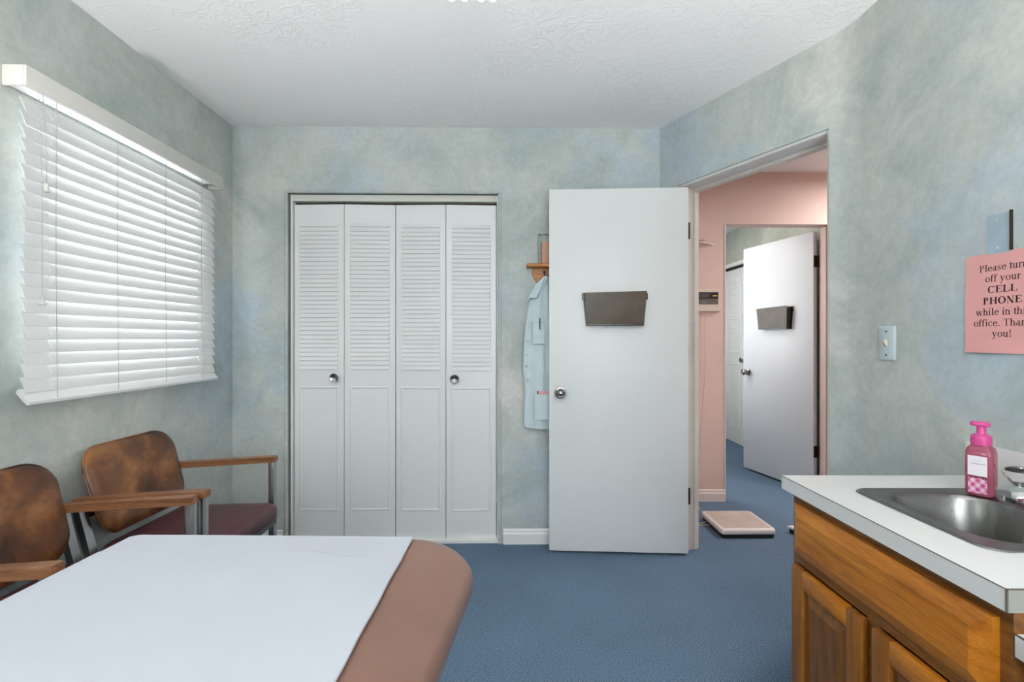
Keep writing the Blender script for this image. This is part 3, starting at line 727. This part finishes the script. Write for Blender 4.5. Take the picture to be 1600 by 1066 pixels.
# faucet
fa = thing('faucet', 'chrome faucet with clear round handles behind the sink', 'faucet', W(1.262, 1.085, .8015), CR)
b = NB(); lps = []
for ins, z in ((0, -.002), (0, .010), (.004, .016), (.012, .020)): lps.append([(x, y, z) for x, y in rrect(-.028+ins, .028-ins, -.125+ins, .125-ins, .026-ins*.5, 6)])
loft(b, lps); obj('base_plate', b, M['chrome'], fa, smooth=True)
b = NB()
secs = [(.026, .030, .022, .018), (.0, .036, .022, .017), (-.04, .044, .019, .013), (-.09, .049, .016, .010), (-.125, .051, .0165, .010), (-.143, .050, .0165, .009)]
loft(b, [[(x, y, z) for y, z in ((-w_, zc-h_), (w_, zc-h_), (w_, zc+h_*.4), (w_*.7, zc+h_), (-w_*.7, zc+h_), (-w_, zc+h_*.4))] for x, zc, w_, h_ in secs])
lathe(b, [(.020, .016), (.019, .040), (.014, .046)], 20, (.004, 0, 0))
obj('spout', b, M['chrome'], fa, smooth=True, sharp=30)
b = NB(); lathe(b, [(.0105, 0), (.012, .004), (.012, .014), (.010, .016)], 18, (-.128, 0, .028)); obj('aerator', b, M['chrome'], fa, smooth=True)
for y in (-.1, .1):
    b = NB(); lathe(b, [(.016, .016), (.015, .026), (.010, .032)], 20, (0, y, 0)); st_ = obj('valve_stem', b, M['chrome'], fa, smooth=True)
    b = NB(); prof = [(.010, .030), (.014, .036), (.024, .050), (.030, .058), (.031, .064), (.027, .070)]
    seg = 36; lps = []
    for r1_, z in prof: lps.append([((r1_*(1 + (.05 if k % 4 < 2 else 0)))*math.cos(2*PI*k/seg), y+(r1_*(1+(.05 if k % 4 < 2 else 0)))*math.sin(2*PI*k/seg), z) for k in range(seg)])
    loft(b, lps); kn = obj('handle', b, M['acrylic'], fa, smooth=True, sharp=30)
    b = NB(); lathe(b, [(.0262, .0702), (.0255, .0745), (.018, .0775), (.010, .0785)], 28, (0, y, 0)); obj('cap', b, M['black'], kn, smooth=True)
    b = NB(); lathe(b, [(.010, .0786), (.010, .0805), (.006, .082), (.001, .082)], 20, (0, y, 0)); obj('cap_button', b, M['chrome'], kn, smooth=True)

# soap bottle
sp = thing('soap_bottle', 'pink foaming soap bottle with magenta pump on the sink edge', 'soap bottle', W(1.2045, 1.224, .8006), -YAW-1.02); sp.scale = (.82, .82, 1)
b = NB(); lps = []
hw = .0335
for s, z in ((.80, 0), (.94, .003), (1, .010), (1, .100), (.97, .112), (.86, .121), (.62, .128), (.60, .130)):
    r1_ = hw*s; lps.append([(x, y, z) for x, y in rrect(-r1_, r1_, -r1_*.93, r1_*.93, r1_*.42, 5)])
loft(b, lps); obj('bottle', b, M['soap'], sp, smooth=True, sharp=50)
b = NB(); box(b, -.0235, .0215, -hw*.93-.0009, -hw*.93-.0002, .052, .102); lb = obj('label', b, M['label'], sp)
b = NB(); box(b, -.0225, .0215, -hw*.93-.0008, -hw*.93-.0002, .008, .046); obj('gingham_band', b, M['gingham'], sp)
b = NB()
random.seed(3)
for k in range(13):
    x = -.017+.0028*k; h_ = .0022*random.uniform(.7, 1.3)
    tube(b, [(x-.001, -hw*.93-.0012, .0815), (x, -hw*.93-.0012, .0815+h_), (x+.001, -hw*.93-.0012, .0815)], .00035, 4)
for k in range(7): tube(b, [(-.010+.003*k, -hw*.93-.0012, .090), (-.0085+.003*k, -hw*.93-.0012, .0905)], .0003, 4)
obj('label_lettering', b, M['seam'], lb)
for x, z in ((-.016, .046), (.012, .047), (.018, .045), (-.004, .047)): 
    b = NB(); lathe(b, [(.0022, 0), (.0022, .0012), (.0005, .0014)], 10, (x, -hw*.93-.0005, z), 'y'); obj('berry', b, M['ink'], lb)
b = NB(); lathe(b, [(.0225, .128), (.0255, .129), (.0255, .144), (.0245, .150), (.021, .154), (.0125, .157), (.0115, .160), (.0115, .176), (.008, .178)], 32)
pm = obj('pump_collar', b, M['pinkplastic'], sp, smooth=True, sharp=35)
b = NB(); lps = []
for ins, z in ((.002, .176), (0, .178), (0, .1845), (.002, .187), (.008, .188)): lps.append([(x, y, z-.10*max(0, x-.01)) for x, y in rrect(-.026+ins, .021-ins, -.0125+ins, .0125-ins, .0105-ins*.5, 6)])
loft(b, lps)
obj('pump_head', b, M['pinkplastic'], sp, smooth=True, sharp=40)

# lower desk next to the cabinet (its front edge is visible at the right)
dk = thing('desk', 'lower white topped desk at the right edge, joined to the oak cabinet', 'desk', W(.822, .78), CR)
bxo('desktop', M['laminate'], (0, XR-.826-.02, -1.2, 0, .680, .7175), dk, bev=.001)
b = NB(); box(b, -.0006, .001, -1.2, 0, .716, .7185); obj('edge_seam', b, M['seam'], dk)
b = NB(); box(b, .03, XR-.826-.03, -1.19, -1.17, 0, .68); obj('side_panel', b, M['oak_panel'], dk)
b = NB(); box(b, .06, .08, -1.17, -.01, .60, .68); obj('apron', b, M['oak_dark'], dk)

# ------------------------------------------------------------------ wall switch, bracket, pink sign (right wall, facing -x)
sw = thing('light_switch', 'blue painted light switch plate on the washed wall', 'light switch', (XR, 1.680, 1.185), 0)
b = NB(); lps = []
for ins, x in ((0, 0), (0, -.003), (.004, -.006)): lps.append([(x, y, z) for y, z in rrect(-.037+ins, .037-ins, -.061+ins, .061-ins, .005, 3)])
loft(b, lps); obj('plate', b, M['switch'], sw, smooth=True, sharp=30)
b = NB(); loft(b, [[(-.006, y, z) for y, z in ((-.006, -.013), (.006, -.013), (.006, .013), (-.006, .013))], [(-.009, y, z) for y, z in ((-.005, -.009), (.005, -.009), (.005, .013), (-.005, .013))], [(-.018, y, z) for y, z in ((-.004, .004), (.004, .004), (.004, .012), (-.004, .012))]]); obj('toggle', b, M['ivory'], sw)
for z in (-.042, .042):
    b = NB(); lathe(b, [(.0035, 0), (.0035, .0008), (.001, .001)], 12, (-.006, 0, z), 'x'); obj('screw', b, M['bronze'], sw)
yb0, yb1 = 1.3245, 1.263
br = thing('wall_bracket', 'blue painted metal wall bracket above the pink sign', 'bracket', (XR, (yb0+yb1)/2, 1.495))
hwid = (yb0-yb1)/2
b = NB(); box(b, -.003, 0, -hwid, hwid, -.058, .050, bev=.0008)
obj('plate', b, M['bracket'], br)
b = NB(); box(b, -.008, 0, -hwid-.003, -hwid-.0002, -.055, .053); obj('flange_edge', b, M['bronze'], br)
for z in (.030, -.043):
    b = NB(); lathe(b, [(.0045, 0), (.004, .0016), (.001, .0022)], 14, (-.003, .004, z), 'x'); obj('screw', b, M['screw'], br)

# sign: letter-size sheet
SGW, SGH = .2159, .279
sgy = 1.389 - SGW/2
sg = thing('paper_sign', 'pink paper sign asking to turn off cell phones', 'sign', (XR, sgy, 1.161))
b = NB(); nxs, nzs = 10, 14; rows = []
def curl(y, z):   # small lift off the wall at the lower edge
    return -.0035 - .004*max(0, (.03-z)/.03)*(.5+.5*math.sin(y*20+1)) - .0012*math.sin(z*18)
for j in range(nzs+1):
    z = SGH*j/nzs; rows.append([b.verts.new((curl(-SGW/2+SGW*i/nxs, z), -SGW/2+SGW*i/nxs, z)) for i in range(nxs+1)])
for p, q in zip(rows, rows[1:]):
    for i in range(nxs): b.faces.new([p[i], p[i+1], q[i+1], q[i]])
o = obj('sheet', b, M['signpink'], sg); md = o.modifiers.new('thick', 'SOLIDIFY'); md.thickness = .0003; md.offset = 0
# serif letters drawn as flat ribbons: units of em
ADV = dict(P=.556, l=.278, e=.444, a=.444, s=.389, t=.278, u=.5, r=.333, n=.5, o=.5, f=.31, y=.5, w=.722, h=.5, i=.278, c=.444, T=.611, k=.5)
ADV.update({' ': .25, '.': .25, '!': .333})
ADVB = dict(C=.722, E=.667, L=.667, P=.611, H=.778, O=.778, N=.722)
def glyph(ch, bold):
    """list of quads [(x,y)*4]"""
    q = []; TK = .155 if bold else .095; TN = .045 if bold else .036; XH, CH = .46, .66
    def rect(x0, x1, y0, y1): q.append([(x0, y0), (x1, y0), (x1, y1), (x0, y1)])
    def bar(x0, y0, x1, y1, w_):   # slanted, horizontal width w_
        q.append([(x0-w_/2, y0), (x0+w_/2, y0), (x1+w_/2, y1), (x1-w_/2, y1)])
    def ser(xc, y, w_=.0, up=False):
        h = (w_ or (TK+.14))/2; rect(xc-h, xc+h, y, y+TN*.8)
    def ring(cx, cy, rx, ry, a0=0, a1=360, tk=None, tn=None, n=20):
        tk = tk or TK; tn = tn or TN; n = max(5, int(n*abs(a1-a0)/360)+1)
        for i in range(n):
            A0, A1 = [math.radians(a0+(a1-a0)*k/n) for k in (i, i+1)]
            P = []
            for a_, inn in ((A0, 0), (A1, 0), (A1, 1), (A0, 1)):
                P.append((cx+(rx-tk*inn)*math.cos(a_), cy+(ry-tn*inn)*math.sin(a_)))
            q.append(P)
    def stem(x, y0=0, y1=XH, foot=True, head=False):
        rect(x-TK/2, x+TK/2, y0, y1)
        if foot: ser(x, y0)
        if head: rect(x-TK/2-.06, x, y1-TN*1.2, y1-TN*.1)
    if ch == 'P': stem(.17, 0, CH); ser(.17, CH-TN*.8); ring(.27, .50, .25 if bold else .24, .16, -90, 90); rect(.17, .28, CH-TN, CH); rect(.17, .28, .34, .34+TN)
    elif ch == 'l': stem(.14, 0, .68, head=True)
    elif ch in 'ec':
        ring(.23, .23, .20, .24, 50 if ch == 'c' else 0, 325)
        if ch == 'e': rect(.06, .42, .255, .255+TN)
        else: ring(.34, .365, .055, .055, 0, 360, .05, .05, 10)
    elif ch == 'a': stem(.31, .03, .34, foot=False); ring(.235, .33, .12, .135, 0, 165, .09); ring(.19, .135, .155, .145, 0, 360, .085); rect(.31, .43, 0, TN*1.2)
    elif ch == 's': ring(.19, .345, .135, .12, 30, 250, .06); ring(.19, .12, .15, .13, -150, 80, .06); bar(.27, .14, .11, .33, .11); rect(.055, .08, 0, .14); rect(.30, .325, .33, .46)
    elif ch == 't': stem(.14, .05, .58, foot=False); rect(.02, .27, XH-TN*1.1, XH); ring(.20, .09, .105, .10, 180, 330, .07)
    elif ch == 'u': stem(.12, .1, XH, foot=False, head=True); stem(.37, .0, XH, foot=False, head=True); ring(.23, .14, .155, .15, 180, 350, .09, .05); rect(.37, .48, 0, TN)
    elif ch == 'r': stem(.12, head=True); ring(.24, .33, .13, .135, 60, 150, .06, .05); ring(.29, .41, .05, .05, 0, 360, .045, .045, 10)
    elif ch in 'nh':
        stem(.12, 0, .68 if ch == 'h' else XH, head=True); stem(.38, 0, .33); ring(.25, .30, .178, .165, 0, 150, .095, .05)
    elif ch == 'o': ring(.25, .23, .22, .24)
    elif ch == 'f': stem(.13, 0, .55); rect(.02, .27, XH-TN*1.1, XH); ring(.235, .54, .15, .145, 40, 180, .09); ring(.315, .62, .045, .045, 0, 360, .04, .04, 10)
    elif ch in 'y': bar(.26, .02, .11, XH, .095); bar(.17, -.17, .40, XH, .045); ring(.11, -.17, .055, .05, 0, 360, .05, .05, 10); ser(.11, XH-TN*.8, .20); ser(.41, XH-TN*.8, .15)
    elif ch == 'w': bar(.23, 0, .10, XH, .095); bar(.23, 0, .36, XH, .045); bar(.49, 0, .36, XH, .095); bar(.49, 0, .63, XH, .045); ser(.10, XH-TN*.8, .19); ser(.36, XH-TN*.8, .17); ser(.63, XH-TN*.8, .15)
    elif ch == 'i': stem(.14, head=True); ring(.14, .61, .058, .058, 0, 360, .05, .05, 10)
    elif ch == 'T': stem(.305, 0, CH); rect(.03, .58, CH-TN, CH); rect(.03, .055, CH-.15, CH); rect(.555, .58, CH-.15, CH)
    elif ch == 'k': stem(.12, 0, .68, head=True); bar(.17, .20, .38, XH, .05); bar(.42, 0, .24, .27, .10); ser(.42, 0, .20); ser(.38, XH-TN*.8, .18)
    elif ch == '.': ring(.125, .055, .06, .06, 0, 360, .055, .055, 12)
    elif ch == '!': ring(.165, .055, .06, .06, 0, 360, .055, .055, 12); q.append([(.145, .17), (.185, .17), (.215, .67), (.115, .67)])
    elif ch == 'C': ring(.37, .33, .33, .345, 42, 318, .16, .05); rect(.60, .64, .45, .67); ring(.42, .20, .22, .20, -90, -25, .05, .045)
    elif ch == 'E': stem(.18, 0, CH); ser(.18, CH-TN*.8); rect(.18, .60, CH-TN, CH); rect(.18, .62, 0, TN); rect(.18, .45, .32, .32+TN); rect(.56, .60, CH-.17, CH); rect(.58, .63, 0, .18); rect(.42, .46, .24, .44)
    elif ch == 'L': stem(.18, 0, CH); ser(.18, CH-TN*.8); rect(.18, .62, 0, TN); q.append([(.56, 0), (.63, 0), (.645, .22), (.61, .22)])
    elif ch == 'H': stem(.17, 0, CH); stem(.61, 0, CH); ser(.17, CH-TN*.8); ser(.61, CH-TN*.8); rect(.17, .61, .32, .32+TN)
    elif ch == 'O': ring(.39, .33, .355, .345, 0, 360, .165, .045, 28)
    elif ch == 'N': rect(.12, .165, 0, CH); ser(.14, 0, .22); rect(.56, .605, 0, CH); ser(.58, CH-TN*.8, .22); bar(.56, 0, .14, CH, .17); rect(.02, .20, CH-TN*.8, CH)
    return q
LINES = [('Please turn', 1.390, 0), ('off your', 1.3600, 0), ('CELL', 1.3290, 1), ('PHONE', 1.2975, 1), ('while in this', 1.2665, 0), ('office. Thank', 1.2360, 0), ('you!', 1.2060, 0)]
EM = .0292
b = NB()
for txt, zb, bold in LINES:
    adv = ADVB if bold else ADV
    tot = sum(adv[c_] for c_ in txt)*EM
    x = -tot/2
    for c_ in txt:
        for q in glyph(c_, bold):
            try:
                vs = []
                for (gx, gy) in q:
                    yy = -(x+gx*EM) + .004; zz = zb-1.161+gy*EM
                    vs.append(b.verts.new((curl(yy, zz)-.0005, yy, zz)))
                b.faces.new(vs)
            except ValueError: pass
        x += adv[c_]*EM
obj('lettering', b, M['ink'], sg)

# ------------------------------------------------------------------ peg shelf, box, frame, coat (behind the open door)
sh = thing('peg_shelf', 'orange pine wall shelf with hooks, half hidden behind the open door', 'shelf', (.30, YB, 1.60))
bxo('shelf_board', M['shelfwood'], (-.176, .176, -.078, 0, .014, .034), sh, bev=.003)
b = NB(); pts = [(-.142, .014), (.142, .014), (.142, -.03), (.12, -.07), (.10, -.075), (-.095, -.075), (-.118, -.066), (-.136, -.040), (-.142, -.015)]
prism(b, pts, 0, .016, lambda a, c_, z: (a, -z, c_)); bmesh.ops.bevel(b, geom=b.edges[:], offset=.002, segments=1, affect='EDGES'); obj('back_board', b, M['shelfwood'], sh)
for x in (-.073, .0, .08):
    b = NB(); tube(b, [(x, -.016, -.008), (x, -.034, -.014), (x, -.046, -.034), (x, -.052, -.022), (x, -.054, -.008)], .0035, 8); lathe(b, [(.009, 0), (.009, .003), (.004, .004)], 14, (x, -.016, -.010), 'y'); obj('hook', b, M['black'], sh, smooth=True)
bx_ = thing('box', 'small pinkish brown box with white label standing on the pine shelf', 'box', (.255, YB-.042, 1.6345))
bxo('carton', M['cardboard'], (-.045, .06, -.030, .030, 0, .125), bx_, bev=.002)
bxo('label', M['label'], (-.005, .05, -.0312, -.0302, .065, .115), bx_)
gl = thing('wire_hanger_frame', 'thin dark rail above the small box on the pine shelf', 'rail', (.25, YB, 1.79))
b = NB(); tube(b, [(-.055, -.022, .020), (.09, -.022, .020)], .0035, 8); tube(b, [(-.050, -.001, .020), (-.050, -.022, .020)], .003, 8); tube(b, [(.085, -.001, .020), (.085, -.022, .020)], .003, 8); obj('bar', b, M['endgrey'], gl, smooth=True)
for x in (-.060, .10): bxo('side_plate', M['acrylic'], (x, x+.0015, -.024, -.0005, -.155, .026), gl)

ctg = thing('lab_coat', 'pale blue buttoned coat hanging on the pine shelf behind the door', 'coat', (.24, YB-.006, .685))
Lp = [(1.560, .232), (1.549, .222), (1.516, .176), (1.48, .155), (1.435, .140), (1.354, .124), (1.274, .114), (1.18, .107), (1.104, .103), (1.03, .099), (.985, .103), (.957, .110), (.90, .112), (.80, .108), (.707, .106), (.690, .112)]
def lerp(tab, z):
    for (za, xa), (zb_, xb) in zip(tab, tab[1:]):
        if z <= za and z >= zb_: return xa + (xb-xa)*(za-z)/(za-zb_)
    return tab[-1][1]
b = NB(); nz, nx = 64, 30; front, back_ = [], []
for j in range(nz+1):
    z = 1.558 - (1.558-.690)*j/nz
    xl = lerp(Lp, z); xrr = .24 + (.24-xl)*1.05
    fr, bk = [], []
    for i in range(nx+1):
        s = i/nx; x = xl + (xrr-xl)*s
        zz = z
        if j > nz-6: zz = z - .010*math.sin(s*PI)**.5*(j-nz+6)/6
        fold = .007*math.sin(s*17 + z*2.5) * min(1, j/12) + .004*math.sin(s*31 - z*5)
        env = (math.sin(PI*min(1, max(0, s))))**.35 if 0 < s < 1 else 0
        th_ = (.016 + fold*.8)*env
        # sleeve bulge, with a crease beside it
        sl = math.exp(-((x-.262)/.030)**2)*(1 if .93 < z < 1.45 else .2); cr = math.exp(-((x-.232+.10*(z-1.2)*.25)/.008)**2)*(1 if .90 < z < 1.38 else 0)
        th_ += .008*sl*env - .010*cr*env
        fr.append(b.verts.new((x-.24, -.022-th_, zz-.685))); bk.append(b.verts.new((x-.24, -.018, zz-.685)))
    front.append(fr); back_.append(bk)
for R_ in (front, back_):
    for p, q in zip(R_, R_[1:]):
        for i in range(nx): b.faces.new([p[i], p[i+1], q[i+1], q[i]])
for i in range(nx):
    b.faces.new([front[0][i], front[0][i+1], back_[0][i+1], back_[0][i]]); b.faces.new([front[-1][i], front[-1][i+1], back_[-1][i+1], back_[-1][i]])
for j in range(nz):
    b.faces.new([front[j][0], front[j+1][0], back_[j+1][0], back_[j][0]]); b.faces.new([front[j][-1], front[j+1][-1], back_[j+1][-1], back_[j][-1]])
obj('coat_body', b, M['coat'], ctg, smooth=True, sharp=60)
CYf = -.050
b = NB(); prism(b, [(-.012, .880), (.004, .872), (-.028, .800), (-.058, .752), (-.100, .752), (-.112, .725), (-.104, .760), (-.066, .828)][::-1], 0, .004, lambda a, c_, z: (a, -.046-z-.003*math.sin(c_*30), c_)); obj('lapel', b, M['coat'], ctg)
b = NB(); tube(b, [(-.012, -.052, .868), (-.038, -.052, .800), (-.060, -.052, .750), (-.100, -.050, .748), (-.115, -.046, .722)], .0016, 5); obj('lapel_edge', b, M['coatdark'], ctg)
def pocket(x0, x1, z0, z1, y, bar=True):
    b = NB(); prism(b, [(x0+.004, z0), (x1-.004, z0), (x1, z0+.012), (x1, z1), (x0, z1), (x0, z0+.012)], 0, (.004 if bar else .011), lambda a, c_, z: (a-.24, y-z, c_-.685)); o = obj('pocket', b, M['coat'], ctg)
    b = NB(); yy_ = y-(.005 if bar else .0115); tube(b, [(x0-.24, yy_, z0-.675), (x0-.24, yy_, z1-.685), (x1-.24, yy_, z1-.685)], .0011, 5)
    if bar: tube(b, [(x0-.24, y-.004, z0-.685), (x1-.24, y-.004, z0-.685)], .0014, 5)
    obj('pocket_seam', b, M['coatdark'], o)
pocket(.156, .224, 1.171, 1.296, -.046); pocket(.166, .31, .737, .884, -.046, False)
for x, z in ((.134, 1.268), (.130, 1.190), (.120, 1.112), (.122, 1.044), (.130, .968)):
    b = NB(); lathe(b, [(.0048, 0), (.0048, .006), (.003, .007), (.001, .007)], 12, (x-.24, -.038, z-.685), 'y'); obj('button', b, M['satin'], ctg, smooth=True)
pen = NB(); tube(pen, [(.199, YB-.0585, 1.255), (.199, YB-.0585, 1.320)], .0035, 8); tag(obj('pen', pen, M['black'], smooth=True), 'black pen clipped in the breast pocket of the pale blue coat', 'pen')
nb = thing('notebook', 'pink booklet with dark spine in the lower pocket of the pale blue coat', 'booklet', (.225, YB-.0585, .790))
bxo('cover', M['signpink'], (-.035, .05, -.003, .003, 0, .110), nb); bxo('spine', M['black'], (-.042, -.035, -.0035, .0035, 0, .112), nb)

# ------------------------------------------------------------------ hallway things
fs = thing('floor_scale', 'flat off-white electronic scale on the hallway carpet', 'scale', (1.465, 3.0, 0), 0)
b = NB(); lps = []
for ins, z in ((.012, .0), (.005, .004), (.004, .027)): lps.append([(x, y, z) for x, y in rrect(-.165+ins, .165-ins, -.158+ins, .158-ins, .02, 4)])
loft(b, lps); obj('base', b, M['black'], fs)
b = NB(); lps = []
for ins, z in ((.002, .026), (0, .028), (0, .048), (.004, .055), (.012, .0575)): lps.append([(x, y, z) for x, y in rrect(-.165+ins, .165-ins, -.158+ins, .158-ins, .022, 5)])
loft(b, lps); obj('platform', b, M['scalewhite'], fs, smooth=True, sharp=50)
b = NB(); lps = [[(x, y, z) for x, y in rrect(-.165+i_, .165-i_, -.158+i_, .158-i_, .015, 5)] for i_, z in ((.018, .0575), (.019, .0590))]; loft(b, lps); obj('mat', b, M['scaletop'], fs)
fo = thing('floor_tray', 'white topped low object on the carpet peeking out behind the oak cabinet', 'tray', (1.895, 2.86, 0), 0)
b = NB(); prism(b, [(-.135, .07), (-.02, -.16), (.12, -.16), (.12, .09)], .0, .028); obj('base', b, M['black'], fo)
b = NB(); prism(b, [(-.145, .078), (-.02, -.168), (.125, -.168), (.125, .098)], .028, .040); obj('lid', b, M['scalewhite'], fo)
rd = thing('scale_readout', 'beige wall display of the scale on the pink hallway wall', 'display', (1.452, HY, 1.484))
b = NB(); lps = []
for ins, y in ((0, 0), (0, -.022), (.004, -.027)): lps.append([(x, y, z) for x, z in rrect(-.130+ins, .130-ins, -.081+ins, .081-ins, .006, 3)])
loft(b, lps); obj('case', b, M['readout'], rd, smooth=True, sharp=30)
bxo('face_plate', M['greyface'], (-.118, .112, -.0295, -.027, -.028, .060), rd)
bxo('bezel', M['black'], (-.118, .112, -.0305, -.0295, .012, .060), rd)
bxo('screen', M['screen'], (-.085, .045, -.0312, -.0305, .020, .052), rd)
bxo('button', M['gold'], (.070, .104, -.0320, -.0305, .030, .038), rd)
bxo('maker_mark', M['endgrey'], (-.010, .020, -.0300, -.0295, -.014, -.008), rd)
b = NB()
def bez(P, n=28):
    out = []
    for s in range(len(P)-1):
        p0, p1, p2, p3 = P[max(0, s-1)], P[s], P[s+1], P[min(len(P)-1, s+2)]
        for k in range(n//4):
            t_ = k/(n//4)
            out.append(tuple(.5*((2*p1[i])+(-p0[i]+p2[i])*t_+(2*p0[i]-5*p1[i]+4*p2[i]-p3[i])*t_*t_+(-p0[i]+3*p1[i]-3*p2[i]+p3[i])*t_**3) for i in range(3)))
    out.append(P[-1]); return out
tube(b, bez([(1.470, HY-.018, 1.402), (1.474, HY-.018, 1.2), (1.472, HY-.02, .95), (1.445, HY-.02, .60), (1.425, HY-.022, .30), (1.415, HY-.03, .10), (1.385, HY-.10, .006), (1.36, 3.28, .005), (1.335, 3.16, .012)]), .0028, 6)
tag(obj('scale_cable', b, M['readout'], smooth=True), 'thin beige cable from the wall display down to the floor scale', 'cable')
b = NB(); tube(b, bez([(1.20, 3.09, .006), (1.26, 3.075, .005), (1.31, 3.085, .012)]), .0026, 6); tube(b, bez([(1.20, 3.03, .006), (1.25, 3.045, .005), (1.307, 3.03, .012)]), .0026, 6)
tag(obj('power_cable', b, M['readout'], smooth=True), 'short cable loop on the carpet left of the floor scale', 'cable')
lg = thing('wall_rack', 'small cream ledge with ribbed rim high on the pink hallway wall', 'wall rack', (1.425, HY, 1.895))
b = NB(); prism(b, [(-.09, 0), (-.09, -.110), (.0, -.105), (.115, -.012), (.115, 0)], 0, .006); obj('ledge', b, M['pink_trim'], lg)
b = NB()
for k in range(7):
    x = -.005+.016*k; y = -.104+.105*(x/.115)*.9 if x > 0 else -.104
    box(b, x-.002, x+.002, min(y+.006, -.004), -.001, .006, .026-.0022*k)
obj('ribs', b, M['readout'], lg)
b = NB(); box(b, -.09, .0, -.006, 0, .006, .036); obj('back_rail', b, M['pink_trim'], lg)

# ------------------------------------------------------------------ ceiling lights
cl = thing('ceiling_light', 'small ceiling lamp with white bulbs at the top edge of the picture', 'ceiling light', W(-.130, 1.46, ZC))
b = NB(); lathe(b, [(.001, 0), (.07, 0), (.07, -.014), (.05, -.022), (.016, -.026), (.014, -.085), (.001, -.085)], 28); obj('canopy', b, M['satin'], cl, smooth=True)
b = NB(); box(b, -.02, .02, .0, .135, -.098, -.080, bev=.004); obj('arm', b, M['satin'], cl, smooth=True)
for x in (-.068, -.025, .030, .068):
    b = NB(); lathe(b, [(.001, .0), (.010, .003), (.015, .012), (.013, .024), (.008, .034), (.008, .044)], 20, (x, .118, -.1195)); obj('bulb', b, M['lampglow'], cl, smooth=True)
b = NB(); tube(b, [(-.075, .118, -.072), (.075, .118, -.072)], .007, 8); obj('bulb_bar', b, M['satin'], cl, smooth=True)
def fixture(name, label, x, y, sx, sy):
    t = thing(name, label, 'ceiling light', (x, y, ZC))
    b = NB()
    for q in ((-sx/2, sx/2, -sy/2, -sy/2+.02), (-sx/2, sx/2, sy/2-.02, sy/2), (-sx/2, -sx/2+.02, -sy/2+.02, sy/2-.02), (sx/2-.02, sx/2, -sy/2+.02, sy/2-.02)): box(b, *q, -.045, 0)
    obj('frame', b, M['trim'], t)
    bxo('diffuser', M['lampglow'], (-sx/2+.02, sx/2-.02, -sy/2+.02, sy/2-.02, -.042, -.030), t)
fixture('unseen_ceiling_panel', 'added rectangular ceiling light panel, unseen behind the viewer', -.1, -.45, 1.22, .62)  # added fitting around the unseen fill lamp
fixture('unseen_ceiling_panel', 'square ceiling light panel in the hallway', 2.85, 2.85, .56, .56)
fixture('unseen_ceiling_panel', 'added square ceiling light panel, unseen in the far room', 1.15, 4.5, 1.06, 1.06)  # added fitting around the far room's unseen lamp

for q in ADDED_UPLIGHTS:  # bowls and arms made up for the added uplights
    sg_ = 1 if q[0] > 0 else -1
    t = thing('added_wall_uplight', 'added out-of-view white bowl uplight on the %s wall beside the viewer' % ('sink' if sg_ > 0 else 'window'), 'wall lamp', (q[0], q[1], q[2]-.05))
    b = NB(); lathe(b, [(.001, 0), (.05, .004), (.09, .030), (.10, .060), (.094, .060), (.085, .033), (.048, .010), (.001, .007)], 28); obj('bowl', b, M['trim'], t, smooth=True)
    wx = (XR if sg_ > 0 else XL) - q[0]
    b = NB(); box(b, min(sg_*.085, wx), max(sg_*.085, wx), -.015, .015, .015, .045); box(b, *sorted((wx, wx-sg_*.012)), -.05, .05, -.04, .09, bev=.003); obj('arm', b, M['satin'], t, smooth=True)
